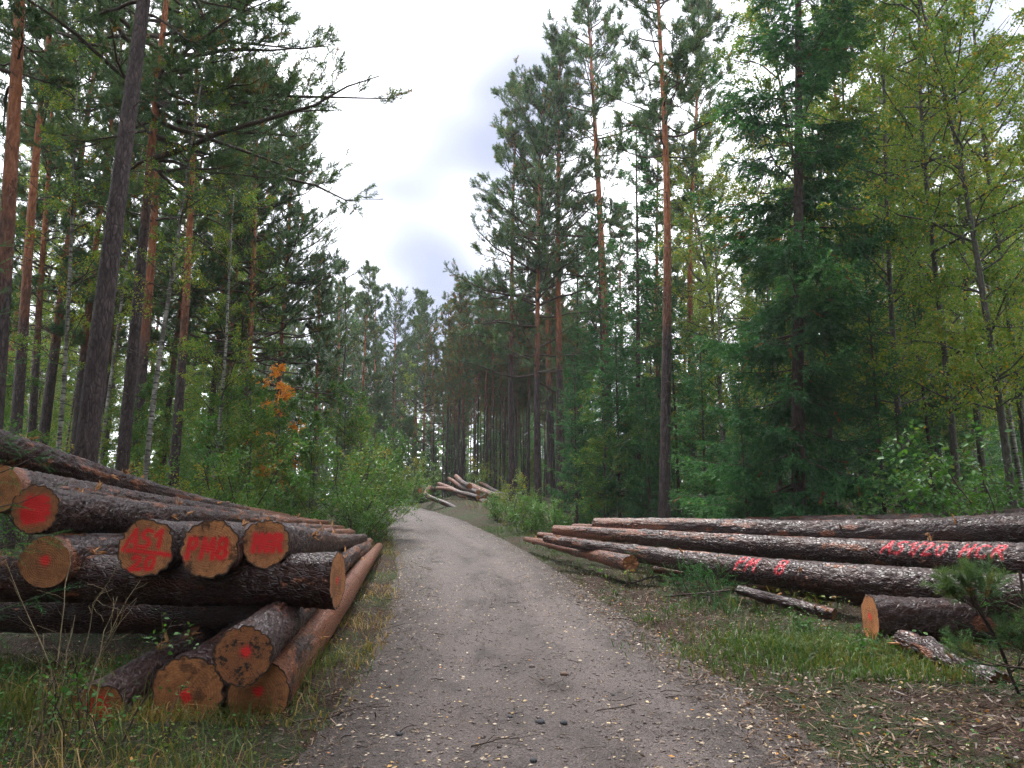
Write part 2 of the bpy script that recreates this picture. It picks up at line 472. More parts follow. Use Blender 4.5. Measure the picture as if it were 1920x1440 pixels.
CX_Y = np.array([-20, 0, 5.3, 10, 15, 18.8, 24.5, 35, 45, 52, 60, 70, 85])
CX_X = np.array([1.0, 0.6, 0.38, 0.18, -0.48, -0.95, -2.0, -4.3, -7.4, -11.0, -17.5, -28.0, -46.0])
def road_x(y):
    a = np.interp(y, CX_Y, CX_X)
    return (np.interp(np.asarray(y) - 2, CX_Y, CX_X) + a + np.interp(np.asarray(y) + 2, CX_Y, CX_X)) / 3

def road_d(x, y):
    """signed distance from the road's centre line (approximate)"""
    sl = (road_x(np.asarray(y) + 0.5) - road_x(np.asarray(y) - 0.5))
    return (x - road_x(y)) / np.sqrt(1 + sl * sl)

def gz(x, y):
    x, y = np.asarray(x, float), np.asarray(y, float)
    d = np.abs(road_d(x, y))
    z = base_z(y)
    off = sstep(1.3, 2.6, d)
    n = (fbm(x * 0.35, y * 0.35, 0, 3, 3) - 0.5) * 0.45 * sstep(2.5, 7, d) + (fbm(x * 1.7, y * 1.7, 0, 9, 3) - 0.5) * 0.13 * off
    bank = 0.9 * np.exp(-(((x + 1.2) / 4.0) ** 2 + ((y - 45) / 5.0) ** 2))       # rise under the far pile
    hill = 2.0 * sstep(55, 140, y) + 0.02 * np.clip(np.abs(x) - 12, 0, 60) * sstep(10, 40, y)
    return z + n + bank * sstep(1.5, 3, d) + hill - 0.07 * (1 - off)

def spaced(lo, mid0, mid1, hi, fine, grow=1.12):
    a = list(np.arange(mid0, mid1 + 1e-6, fine))
    s, p = fine, mid1
    while p < hi:
        s *= grow; p += s; a.append(min(p, hi))
    s, p = fine, mid0
    while p > lo:
        s *= grow; p -= s; a.insert(0, max(p, lo))
    return np.array(a)

def grid_faces(nx, ny):
    i, j = np.meshgrid(np.arange(nx - 1), np.arange(ny - 1), indexing='ij')
    a = (i * ny + j).ravel()
    return np.stack([a, a + ny, a + ny + 1, a + 1], -1)

gx = spaced(-420, -8, 8, 420, 0.13)
gy = spaced(-60, 3.5, 20, 620, 0.13, 1.07)
X, Y = np.meshgrid(gx, gy, indexing='ij')
Z = gz(X, Y) + (fbm(X * 6, Y * 6, 0, 17, 2) - 0.5) * 0.07 * sstep(1.4, 2.2, np.abs(road_d(X, Y))) * (Y < 40)
add("ground", build_mesh("ground", np.stack([X, Y, Z], -1), grid_faces(len(gx), len(gy)), M_GROUND, smooth=True), kind="structure")

ry = np.concatenate([np.arange(-3, 2.5, 0.4), np.arange(2.5, 20, 0.075), np.arange(20, 78, 0.3)])
rd = np.linspace(-2.25, 2.25, 68)
RY, RD = np.meshgrid(ry, rd, indexing='ij')
slope = road_x(RY + 0.5) - road_x(RY - 0.5)
RX = road_x(RY) + RD * np.sqrt(1 + slope ** 2)
RZ = base_z(RY) + 0.03 - 0.035 * (RD / 1.7) ** 2 - 0.10 * sstep(1.55, 2.2, np.abs(RD))
trk = np.exp(-((RD - 0.62) / 0.28) ** 2) + 0.7 * np.exp(-((RD + 0.75) / 0.32) ** 2)
RZ += -0.028 * trk + (fbm(RX * 5, RY * 5, 0, 5, 3) - 0.5) * 0.035 + (fbm(RX * 0.9, RY * 0.9, 0, 6, 2) - 0.5) * 0.03
RZ += 2.0 * sstep(55, 140, RY)
side = np.clip(sstep(0.95, 1.75, np.abs(RD + (fbm(RX * 1.2, RY * 1.2, 0, 31) - 0.5) * 0.9)), 0, 1)
add("road", build_mesh("road", np.stack([RX, RY, RZ], -1), grid_faces(len(ry), len(rd)), M_ROAD,
    attrs={'side': side.ravel(), 'track': np.clip(trk, 0, 1).ravel()}, smooth=True), kind="structure")

def surf(x, y):
    """height of whatever lies on top: road or ground"""
    x, y = np.asarray(x, float), np.asarray(y, float)
    d = road_d(x, y)
    trk = np.exp(-((d - 0.62) / 0.28) ** 2) + 0.7 * np.exp(-((d + 0.75) / 0.32) ** 2)
    r = base_z(y) + 0.03 - 0.035 * (d / 1.7) ** 2 - 0.10 * sstep(1.55, 2.2, np.abs(d)) - 0.028 * trk + 2.0 * sstep(55, 140, y)
    r = r + (fbm(x * 5, y * 5, 0, 5, 3) - 0.5) * 0.035 + (fbm(x * 0.9, y * 0.9, 0, 6, 2) - 0.5) * 0.03
    g = gz(x, y) + (fbm(x * 6, y * 6, 0, 17, 2) - 0.5) * 0.07 * sstep(1.4, 2.2, np.abs(d)) * (y < 40)
    return np.where(np.abs(d) < 2.2, np.maximum(r, g), g)

# ------------------------------------------------------------------ spray-paint strokes
def arc(cx, cy, rx, ry, a0, a1, n=9):
    return [(cx + rx * math.cos(math.radians(a)), cy + ry * math.sin(math.radians(a))) for a in np.linspace(a0, a1, n)]
GLY = {
    'A': [[(0.0, 0), (0.42, 1)], [(0.42, 1), (0.62, 0)], [(0.12, 0.38), (0.6, 0.38)]],
    'S': [[(0.62, 0.92), (0.3, 1.0), (0.08, 0.8), (0.2, 0.56), (0.48, 0.46), (0.58, 0.22), (0.34, 0.0), (0.02, 0.06)]],
    '1': [[(0.05, 0.68), (0.34, 1.0), (0.34, 0.0)]],
    '/': [[(0.0, -0.05), (0.36, 1.05)]],
    '2': [[(0.06, 0.8), (0.24, 1.0), (0.5, 0.88), (0.46, 0.55), (0.02, 0.03), (0.62, 0.06)]],
    '0': [arc(0.32, 0.48, 0.28, 0.46, 90, 450, 14)],
    'P': [[(0.1, 0), (0.14, 1.0)], [(0.14, 1.0), (0.5, 0.95), (0.56, 0.7), (0.42, 0.5), (0.12, 0.48)]],
    'M': [[(0.02, 0), (0.14, 0.95)], [(0.14, 0.95), (0.36, 0.35), (0.62, 0.95)], [(0.62, 0.95), (0.72, 0)]],
    '8': [arc(0.32, 0.74, 0.22, 0.24, -90, 270, 12), arc(0.32, 0.25, 0.26, 0.25, 90, 450, 12)],
    'H': [[(0.08, 0), (0.12, 1)], [(0.56, 0), (0.58, 1)], [(0.1, 0.5), (0.57, 0.5)]],
    'C': [arc(0.36, 0.48, 0.32, 0.48, 55, 305, 12)],
    'R': [[(0.08, 0), (0.12, 1.0)], [(0.12, 1.0), (0.5, 0.94), (0.54, 0.7), (0.4, 0.52), (0.1, 0.5)], [(0.3, 0.5), (0.62, 0.0)]],
}
def text_strokes(s, x0, y0, h, adv=0.8, slant=0.12, wid=1.0):
    out = []
    for ch in s:
        if ch != ' ':
            for st in GLY[ch]:
                out.append([(x0 + h * wid * (px + slant * py), y0 + h * py) for px, py in st])
        x0 += h * wid * (adv * (0.6 if ch in '1/ ' else 1.0))
    return out

def stroke_mask(U, W, strokes, width, soft=0.35, seed=1, jit=0.3):
    d = np.full(U.shape, 1e3)
    for st in strokes:
        for (ax, ay), (bx, by) in zip(st[:-1], st[1:]):
            ex, ey = bx - ax, by - ay
            L = ex * ex + ey * ey + 1e-12
            tt = np.clip(((U - ax) * ex + (W - ay) * ey) / L, 0, 1)
            d = np.minimum(d, np.hypot(U - ax - tt * ex, W - ay - tt * ey))
    w = width * (1 + jit * (fbm(U / width * 0.8, W / width * 0.8, 0, seed, 2) - 0.5) * 2)
    return 1 - sstep(w * (1 - soft), w * (1 + soft), d)

# ------------------------------------------------------------------ logs
def plates(s, c, circ, cs, cc, seed):
    """bark plates on the unrolled surface: returns (edge distance, cell value)"""
    nc = max(3, int(round(circ / cc)))
    gs, gc = s / cs, c / circ * nc
    i0, j0 = np.floor(gs), np.floor(gc)
    F1 = np.full(s.shape, 9.0); F2 = np.full(s.shape, 9.0); val = np.zeros(s.shape)
    for di in (-1, 0, 1):
        for dj in (-1, 0, 1):
            i, j = i0 + di, j0 + dj
            jj = np.mod(j, nc)
            px = i + 0.1 + 0.8 * _h(i, jj, i * 0, seed)
            py = j + 0.1 + 0.8 * _h(i, jj, i * 0, seed + 7)
            d = np.hypot(gs - px, gc - py)
            v = _h(i, jj, i * 0, seed + 13)
            near = d < F1
            F2 = np.where(near, F1, np.minimum(F2, d))
            val = np.where(near, v, val)
            F1 = np.where(near, d, F1)
    return F2 - F1, val

def strip_mesh(rng, n, length, width, mat, name, curl=0.5):
    """torn, curling strips of bark or wood fibre standing off a log, around the origin"""
    Vs, Fs, o = [], [], 0
    for _ in range(n):
        m = 6
        L = length * rng.uniform(0.4, 1.1); w = width * rng.uniform(0.4, 1.2)
        t = np.linspace(0, 1, m)
        a = rng.uniform(0, 2 * np.pi); el = rng.uniform(0.5, 1.5)
        d = np.array([math.cos(a) * math.cos(el), math.sin(a) * math.cos(el), math.sin(el)])
        sd_ = unit(np.cross(d, rng.normal(size=3)))
        nn = np.cross(d, sd_)
        p = np.outer(t * L, d) + np.outer(curl * L * t ** 2 * rng.uniform(-1, 1), nn) + rng.normal(size=3) * width
        ww = (w * (1 - t * rng.uniform(0.3, 0.95)))[:, None] * sd_ * (1 + 0.4 * rng.normal(size=(m, 1)) * 0.5)
        th = nn * 0.004
        V = np.concatenate([p - ww + th, p + ww + th, p + ww - th, p - ww - th])
        q = []
        for k in range(m - 1):
            for r in range(4):
                r2 = (r + 1) % 4
                q.append([r * m + k, r * m + k + 1, r2 * m + k + 1, r2 * m + k])
        Vs.append(V); Fs.append(np.array(q) + o); o += len(V)
    return build_mesh(name, np.concatenate(Vs), np.concatenate(Fs), mat)

def make_log(label, A, B, rA, rB, seed, group, hi=True, peel=0.5, bend=0.03, strokes=None, sw=0.09, hue=0.3, dirt=0.5,
             side_text=None, ring=0.0, stubs=3, flaps=2, amp=1.0, tipface=True, name="log", ragged=0.0, sag=None, taper=1.0):
    """A butt centre, B tip centre; the thing is an Empty at the butt with bark, cut_face, branch_stub, torn_bark"""
    rng = np.random.default_rng(seed)
    A, B = np.asarray(A, float), np.asarray(B, float)
    d = B - A; L = np.linalg.norm(d); d = d / L
    up = np.array([0, 0, 1.0]); up = unit(up - d * (up @ d))
    right = np.cross(d, up)
    root = add(name, None, loc=A, label=label, cat="log", group=group)
    dist0 = np.hypot(A[0], A[1])
    # ring positions: spacing follows the distance from the viewer
    s, S = 0.0, [0.0]
    f = 0.0034 if hi else 0.008
    while s < L:
        p = A + d * s
        st = max(0.012, f * np.hypot(p[0], p[1]))
        if side_text is not None:
            for tx in side_text:
                if abs(s - tx['s']) < tx['len'] * 0.75: st = min(st, 0.014)
        s += st; S.append(min(s, L))
    S = np.array(S); n = len(S)
    K = 64 if hi else 30
    if dist0 > 30: K = 20
    th = np.linspace(0, 2 * np.pi, K, endpoint=False)
    SS, TH = np.meshgrid(S, th, indexing='ij')
    fr = SS / L
    r = rA + (rB - rA) * fr ** taper + 0.10 * rA * np.exp(-SS / 0.35)
    rr = r * (1 + 0.07 * (fbm(np.cos(TH) * 1.2 + 7, np.sin(TH) * 1.2, SS * 0.25, seed, 2) - 0.5) * 2
              + 0.075 * (fbm(np.cos(TH) * 1.5 + 3, np.sin(TH) * 1.5, SS * 1.1, seed + 5, 2) - 0.5) * 2)
    cmid = 2 * np.pi * (rA + rB) / 2
    C = TH / (2 * np.pi) * cmid
    wob = (vnoise(SS * 7, np.cos(TH) * 3, np.sin(TH) * 3, seed + 1) - 0.5) * 0.09
    e1, v1 = plates(SS + wob, C + wob * cmid * 0, cmid, 0.105, 0.058, seed)
    e2, v2 = plates(SS * 1.0 + wob, C, cmid, 0.045, 0.028, seed + 40)
    pl = peel + 0.34 * (fr - 0.5) * 2 + 0.55 * (fbm(SS * 0.9, np.cos(TH) * 1.4 + 5, np.sin(TH) * 1.4, seed + 2, 3) - 0.5)
    pl = pl + 0.5 * sstep(0.62, 0.72, fbm(SS * 2.4, np.cos(TH) * 2 + 5, np.sin(TH) * 2, seed + 22, 2))
    if ring > 0: pl = np.where(SS < ring * (0.6 + 0.8 * vnoise(np.cos(TH) * 2 + 9, np.sin(TH) * 2, 0, seed)), 1.4, pl)
    thick = amp * (1 - 0.72 * sstep(0.45, 0.7, pl)) * (0.55 + 0.45 * rA / 0.24)
    gapm = 1 - sstep(0.02, 0.22, e1)
    tilt = (v1 - 0.5) * 1.0
    rr = rr + thick * (0.020 * (sstep(0.0, 0.22, e1) - 1) + 0.013 * tilt + 0.006 * (sstep(0, 0.3, e2) - 1) + 0.006 * (v2 - 0.5))
    rr = rr - 0.012 * sstep(1.0, 1.2, pl) * (SS < max(ring, 0.001))
    # knots and whorls
    for _ in range(stubs + 5):
        ks, kt = rng.uniform(0.12, 0.97) * L, rng.uniform(0, 2 * np.pi)
        dd = np.hypot((SS - ks) / 0.08, np.angle(np.exp(1j * (TH - kt))) * r / 0.08)
        rr = rr + 0.028 * np.exp(-dd ** 2)
    axis = np.zeros((n, 3)) + np.outer(S, d)
    ph = rng.uniform(0, 6.28)
    bo = bend * np.sin(np.pi * S / L + 0.0) + 0.35 * bend * np.sin(2.6 * np.pi * S / L + ph)
    axis += np.outer(bo, right * math.cos(ph) + up * (math.sin(ph) * 0.6)) - np.outer((sag or 0) * np.sin(np.pi * S / L), up)
    # theta 0 = top, positive towards "cam side" = -right... direction chosen by sgn
    sgn = 1.0
    mid = A + d * L * 0.4
    if right @ np.array([-mid[0], -mid[1], 0]) < 0: sgn = -1.0
    dirs = np.cos(TH)[..., None] * up + (sgn * np.sin(TH))[..., None] * right
    V = axis[:, None, :] + rr[..., None] * dirs
    if ragged > 0:
        V[0] -= np.outer(ragged * rng.uniform(0, 1, K), d)
    j = np.arange(K); j2 = (j + 1) % K
    i = np.arange(n - 1)[:, None] * K
    F = np.stack([i + j, i + K + j, i + K + j2, i + j2], -1).reshape(-1, 4)
    if sgn > 0: F = F[:, ::-1]
    paint = np.zeros(SS.shape)
    for tx in side_text or []:
        W = np.angle(np.exp(1j * (TH - tx['th']))) * r
        U = (tx['s'] - SS)
        m = stroke_mask(U + tx['len'] / 2, -W + tx['h'] / 2, text_strokes(tx['t'], 0, 0, tx['h'], tx.get('adv', 0.85), 0.2, tx.get('wid', 1.0)), tx['w'], 0.4, seed, 0.35)
        paint = np.maximum(paint, m * (np.abs(W) < 0.45))
    uv = np.stack([SS, C], -1).reshape(-1, 2)
    me = build_mesh("bark", V, F, M_BARK, uv=uv, smooth=True,
                    attrs={'peel': pl, 'plate': v1, 'paint': paint, 'gap': gapm * (1 - sstep(0.6, 0.8, pl))})
    body = add("bark", me, root)
    # cut faces
    def face(Vr, cen, nrm, strokes, nring, flip):
        ks = np.linspace(0, 1, nring)
        cen = cen[None, None]
        P = cen + (Vr[None] - cen) * ks[:, None, None]
        rel = P - cen
        U = rel @ right / rA; W = rel @ up / rA
        if flip: U = -U
        bul = 0.012 * (fbm(U * 2.5, W * 2.5, 0, seed + 3, 3) - 0.5) + 0.0015 * np.sin(W * 60 + U * 9)
        P = P + (bul * (1 - ks[:, None] ** 6))[..., None] * nrm
        k = Vr.shape[0]
        jj = np.arange(k); jn = (jj + 1) % k
        ii = np.arange(nring - 1)[:, None] * k
        q = np.stack([ii + jj, ii + k + jj, ii + k + jn, ii + jn], -1).reshape(-1, 4)
        pm = np.maximum(stroke_mask(U, W, strokes, sw, 0.45, seed, 0.45), 0.42 * stroke_mask(U, W, strokes, sw * 2.1, 0.7, seed, 0.3)) if strokes else np.zeros(U.shape)
        edge = sstep(0.93, 0.965, ks[:, None] + 0.03 * (vnoise(U * 8, W * 8, 0, seed) - 0.5)) * np.ones(U.shape)
        uvv = np.stack([U + seed * 3.1, W + seed * 1.7], -1).reshape(-1, 2)
        return build_mesh("cut_face", P, q, M_CUT, uv=np.stack([U, W], -1).reshape(-1, 2), smooth=True,
                          attrs={'paint': pm, 'edge': edge * (0 if ring else 1), 'dirt': np.full(U.shape, dirt), 'hue': np.full(U.shape, hue)})
    nr = 32 if (strokes and hi) else 7
    add("cut_face", face(V[0], axis[0], -d, strokes, nr, False), root)
    if tipface:
        add("cut_face", face(V[-1], axis[-1], d, None, 6, True), root)
    # stubs
    for _ in range(stubs):
        ks, kt = rng.uniform(0.15, 0.95) * L, rng.uniform(-1.9, 1.9)
        idx = int(np.searchsorted(S, ks)); idx = min(idx, n - 1)
        dr = math.cos(kt) * up + sgn * math.sin(kt) * right
        p0 = axis[idx] + dr * (r[idx, 0] * 0.85)
        ln = rng.uniform(0.05, 0.13)
        pts = np.stack([p0, p0 + dr * ln * 0.7 + d * ln * 0.35, p0 + dr * ln + d * ln * 0.6])
        rad = np.array([0.022, 0.017, 0.013]) * rng.uniform(0.7, 1.3)
        v_, f_ = tubes(pts[None], rad[None], 8)
        f_ = [f_, np.arange(16, 24)[None]]
        add("branch_stub", build_mesh("branch_stub", v_, f_, [M_WOOD]), body)
    for _ in range(flaps):
        ks, kt = rng.uniform(0.02, 0.45) * L, rng.uniform(-1.0, 1.5)
        idx = min(int(np.searchsorted(S, ks)), n - 1)
        dr = math.cos(kt) * up + sgn * math.sin(kt) * right
        p0 = axis[idx] + dr * (r[idx, 0] + 0.0)
        o = add("torn_bark", strip_mesh(rng, 5, 0.10, 0.016, M_WOOD, "torn_bark"), body, loc=p0)
        o.rotation_euler = Vector(dr).to_track_quat('Z', 'Y').to_euler()
    return root, axis + A

GL = "logs of the left pile beside the road"
GR = "logs of the right pile beside the road"
GF = "logs of the far pile"
dot = lambda x, y, r=0.08: [[(x - r * 0.5, y - r * 0.4), (x + r * 0.3, y + r * 0.9), (x + r * 0.6, y - r * 0.7)], [(x - r * 1.1, y + 0.4 * r), (x + r * 0.2, y - r * 1.3)]]
scrib = [[(-0.55, -0.1), (0.45, 0.45), (-0.4, 0.25), (0.5, 0.15), (-0.5, -0.3), (0.5, -0.1), (-0.35, -0.5), (0.35, -0.4)], [(-0.3, 0.45), (0.3, 0.5)]]
as1 = text_strokes("AS1", -0.78, 0.02, 0.66, 0.84, 0.15, 0.92) + [[(-0.85, -0.06), (0.88, -0.26)]] + text_strokes("20", -0.52, -0.82, 0.52, 0.95, 0.15, 1.0)
pm8 = text_strokes("PM8", -0.86, -0.32, 0.72, 0.9, 0.1, 0.84)
hcr = text_strokes("HCR", -0.62, -0.28, 0.72, 0.72, 0.1, 0.86)

def Lg(label, bx, by, bY, dia, tx, ty, tY, tdia, seed, **k):
    k.setdefault('taper', 1.25)
    return make_log(label, at(bx, by, bY), at(tx, ty, tY), dia / 2, tdia / 2, seed, k.pop('group', GL), **k)

# upper rows of the left pile, butts towards the viewer, tips up the road
Lg("topmost long log of the left pile, dark shaggy bark, running off the left edge", -60, 826, 8.4, 0.42, 540, 970, 21.5, 0.17, 11, peel=0.35, flaps=4, amp=1.2, sag=0.12)
Lg("pale log end half cut off by the left edge, peeled collar behind the cut", -4, 917, 7.45, 0.44, 575, 977, 21.0, 0.18, 12, peel=0.32, ring=0.22, hue=0.05, dirt=0.1, flaps=2, sag=0.05)
Lg("log end covered by a scribbled red paint disc, upper row of the left pile", 66, 956, 7.2, 0.43, 612, 981, 21.0, 0.16, 13, peel=0.41, strokes=scrib, sw=0.13, hue=0.75, dirt=0.2, flaps=4, sag=0.04)
Lg("log end with small red dot and peeled collar below the scribbled disc", 84, 1056, 7.15, 0.45, 600, 996, 20.5, 0.16, 14, peel=0.36, strokes=dot(0.0, 0.1, 0.07), sw=0.10, ring=0.16, hue=0.5, dirt=0.35, flaps=3)
Lg("log end spray painted AS1 over 20 in red, left pile", 275, 1028, 6.95, 0.47, 640, 991, 21.0, 0.17, 15, peel=0.37, strokes=as1, sw=0.066, hue=0.15, dirt=0.25)
Lg("log end spray painted PM8 in red, left pile", 392, 1031, 6.95, 0.485, 660, 999, 21.0, 0.18, 16, peel=0.37, strokes=pm8, sw=0.072, hue=0.12, dirt=0.75)
Lg("log end spray painted HCR in a red blot, right end of its row", 498, 1021, 7.25, 0.41, 664, 1012, 21.0, 0.20, 17, peel=0.42, strokes=hcr + [[(-0.5, 0.3), (0.6, 0.35), (-0.45, 0.1), (0.6, -0.05)]], sw=0.095, hue=0.1, dirt=0.6)
# bearer lying across
make_log("thick cross log under the painted row, its red dotted end facing the road", at(634, 1088, 7.45), at(634, 1088, 7.45) + np.array([-4.6, 0.25, -0.02]),
         0.25, 0.22, 18, GL, peel=0.2, strokes=dot(-0.1, 0.0, 0.05) , sw=0.08, hue=0.1, dirt=0.2, flaps=0, stubs=0)
make_log("added dark cross log filling the gap low behind the first one", (-2.35, 8.35, 0.56), (-7.0, 8.6, 0.54), 0.24, 0.21, 26, GL, hi=False, peel=0.05, flaps=0, stubs=0, hue=1.0, dirt=1.0)  # added log closing the lit gap; its end is coloured dark as shade
# bottom row on the ground
Lg("dirty log end with red dot lying on top of the two lowest logs", 457, 1230, 5.9, 0.405, 692, 1014, 20.5, 0.17, 19, peel=0.3, strokes=dot(0.1, 0.15, 0.06), sw=0.1, hue=0.9, dirt=1.0)
Lg("lowest log nearest the road, orange flaking bark and tan cut end", 486, 1303, 6.35, 0.47, 711, 1024, 21.0, 0.19, 20, peel=0.86, strokes=dot(-0.02, 0.1, 0.07), sw=0.08, hue=0.35, dirt=0.15, ring=0.0)
Lg("lowest log in the middle, broad tan cut end with red dot, grass before it", 350, 1303, 6.3, 0.53, 660, 1034, 19.0, 0.2, 21, peel=0.3, strokes=dot(-0.02, -0.05, 0.1), sw=0.08, hue=0.4, dirt=0.6)
Lg("lowest log at the left in the grass, red painted end turned away", 182, 1335, 6.15, 0.40, 560, 1080, 12.5, 0.25, 22, peel=0.25, strokes=dot(0.0, 0.2, 0.25), sw=0.2, hue=0.5, dirt=0.3)
for k_, (x_, y_, z_, x2, z2) in enumerate([(-5.9, 8.6, 1.25, -6.0, 1.2), (-5.0, 8.4, 1.15, -5.2, 1.2), (-4.1, 8.5, 1.2, -4.4, 1.15), (-3.2, 8.6, 1.1, -3.7, 1.1), (-5.6, 8.9, 0.72, -5.7, 0.95), (-4.7, 8.8, 0.68, -4.9, 0.95), (-3.8, 8.9, 0.7, -4.1, 0.92), (-2.9, 9.0, 0.62, -3.6, 0.9)]):
    make_log("inner log of the left pile, lost in the black shade behind the cross log", (x_, y_ + 1.6, z_), (x2, 19.0, z2), 0.22, 0.11, 230 + k_, "inner logs of the left pile", hi=False, peel=0.1, flaps=0, stubs=0, hue=1.0, dirt=1.0)  # hidden filler logs; full hue and dirt paint shade onto their ends

# right pile, butts at the right, tips pointing up the road
def txt(t, s, ln, h, thd, w, **k):
    return dict(t=t, s=s, len=ln, h=h, th=math.radians(thd), w=w, **k)
R3a, R3b = at(1985, 1124, 9.1), at(1022, 1010, 18.0)
R2a, R2b = at(2010, 1057, 10.1), at(1040, 993, 19.5)
def s_at(a, b, px):
    t = np.linspace(0, 1, 2000)[:, None]
    p = a + (b - a) * t
    yc = p[:, 1] * math.cos(PITCH) + (p[:, 2] - CAM_Z) * math.sin(PITCH)
    x = 960 + FPX * p[:, 0] / yc
    return float(t[np.argmin(np.abs(x - px))][0] * np.linalg.norm(b - a))
_s1, _s2 = s_at(R2a, R2b, 1720), s_at(R2a, R2b, 1850)
_s3, _s4 = s_at(R3a, R3b, 1415), s_at(R3a, R3b, 1480)
make_log("front long log of the right pile with PM 8 sprayed in red on its bark", R3a, R3b, 0.268, 0.08, 31, GR, peel=0.12, flaps=2, bend=0.05, sag=0.14, taper=1.7,
         side_text=[txt("PM", _s3, 0.52, 0.27, 52, 0.020, wid=1.0), txt("8", _s4, 0.24, 0.27, 52, 0.022, wid=1.0)])
make_log("middle long log of the right pile with AS1/20 HCR sprayed in red", R2a, R2b, 0.25, 0.12, 32, GR, peel=0.30, flaps=1, bend=0.06, sag=0.07, taper=1.5,
         side_text=[txt("AS1/20", _s1, 0.88, 0.24, 54, 0.018, wid=0.95), txt("HCR", _s2, 0.55, 0.25, 54, 0.019, wid=1.0)])
make_log("upper long log of the right pile with rounded orange tip", at(2010, 994, 11.8), at(1116, 982, 18.5), 0.27, 0.15, 33, GR, peel=0.24, bend=0.11, flaps=2, taper=1.5, sag=0.04)
make_log("rearmost log of the right pile, only its bumpy dark back showing", at(2040, 976, 13.6), at(1330, 985, 19.5), 0.30, 0.16, 34, GR, peel=0.1, bend=0.16, taper=1.4, flaps=2)
make_log("slim pale log squeezed between the front and middle logs of the right pile", at(1880, 1085, 11.2), at(1010, 1003, 21.8), 0.12, 0.08, 35, GR, hi=False, peel=0.75, flaps=0)
make_log("short orange flaking log at the roadside, its broken stub towards the viewer", at(1182, 1058, 14.6), at(986, 1011, 21.5), 0.15, 0.07, 36, GR, peel=0.7, ragged=0.06, hue=0.3, dirt=0.6, flaps=1)
make_log("thin pale log tip peeping out behind the middle log of the right pile", at(1500, 1010, 17.0), at(1075, 987, 23.0), 0.12, 0.08, 37, GR, hi=False, peel=0.8, flaps=0, stubs=1)
make_log("support log under the right pile, pale oval end with red dot", at(1631, 1160, 9.9), at(1631, 1160, 9.9) + np.array([2.9, -0.2, -0.05]), 0.27, 0.25, 38, GR, peel=0.22, strokes=dot(0.05, 0.1, 0.05), sw=0.08, hue=0.0, dirt=0.1, flaps=0)
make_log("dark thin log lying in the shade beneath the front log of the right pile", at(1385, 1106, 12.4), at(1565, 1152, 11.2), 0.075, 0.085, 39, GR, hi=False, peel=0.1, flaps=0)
make_log("splintered log on the ground in the right corner, torn pale end", at(1868, 1283, 7.55), at(1690, 1200, 8.9), 0.12, 0.11, 40, GR, peel=0.15, ragged=0.12, hue=0.0, dirt=0.0, flaps=0)
make_log("shadowed log in the middle of the right pile behind the support log", at(2000, 1120, 11.6), at(1250, 1040, 17.5), 0.2, 0.12, 41, GR, hi=False, peel=0.3, flaps=0)

make_log("added log darkening the gap low under the front log of the right pile", at(2010, 1165, 10.2), at(1230, 1066, 15.5), 0.21, 0.12, 42, GR, hi=False, peel=0.2, flaps=0)  # log added to make the gap under the pile dark

# far pile on the rise beyond the bend: crooked logs
far = [("steep dark log leaning on top of the far pile", 855, 893, 45.0, 880, 912, 42.5, .30, .4, 0.05),
       ("second steep log left of the topmost on the far pile", 842, 898, 45.5, 895, 924, 41.8, .28, 0.38, 0.1),
       ("arched log across the middle of the far pile", 822, 906, 45.0, 908, 936, 41.5, .30, 0.48, 0.35),
       ("hooked log sliding down the left side of the far pile", 800, 912, 44.0, 855, 955, 40.0, .28, 0.43, 0.55),
       ("dark butt end poking out left of the far pile", 788, 920, 43.5, 812, 918, 45.0, .38, .2, 0.0),
       ("low log of the far pile with pale cut end", 818, 915, 44.5, 897, 933, 41.2, .26, 0.48, 0.15),
       ("long orange log along the top right of the far pile", 880, 908, 44.0, 937, 931, 41.0, .30, 0.53, 0.05),
       ("long orange log with round cut end right of the far pile", 872, 910, 44.0, 946, 938, 40.6, .28, 0.58, 0.05),
       ("dark slim log behind the far pile on the right", 900, 906, 45.5, 944, 930, 43.0, .26, .25, 0.05),
       ("short fat log end at the foot of the far pile", 880, 925, 43.5, 922, 948, 40.3, .38, 0.53, 0.0),
       ("reddish log under the cut ends of the far pile", 860, 928, 43.5, 912, 943, 40.6, .30, 0.48, 0.0)]
for i, (lb, ax, ay, aY, bx, by, bY, dia, pl, bd) in enumerate(far):
    make_log(lb, at(bx, by, bY), at(ax, ay, aY), dia / 2, dia / 2 * 0.85, 60 + i, GF, hi=False, peel=pl, bend=bd, hue=0.0, dirt=0.1, stubs=0, flaps=0)

# ------------------------------------------------------------------ foliage templates (local +X = along the shoot)
def needle_tuft(rng, n, length, width, spread, axis_len, flat=False):
    """shoot with n needle slivers (single triangles)"""
    V, F = [], []
    for i in range(n):
        t = (i + rng.uniform(0, 1)) / n
        base = np.array([axis_len * t, 0, 0])
        a = rng.uniform(0, 2 * np.pi)
        if flat: a = (0 if i % 2 else np.pi) + rng.normal() * 0.55
        sprd = spread * rng.uniform(0.7, 1.25)
        dirv = np.array([math.cos(sprd), math.sin(sprd) * math.cos(a), math.sin(sprd) * math.sin(a)])
        sdv = unit(np.cross(dirv, rng.normal(size=3)))
        L = length * rng.uniform(0.75, 1.2)
        V += [base - sdv * width / 2, base + sdv * width / 2, base + dirv * L]
        F.append([3 * i, 3 * i + 1, 3 * i + 2])
    return np.array(V), np.array(F)

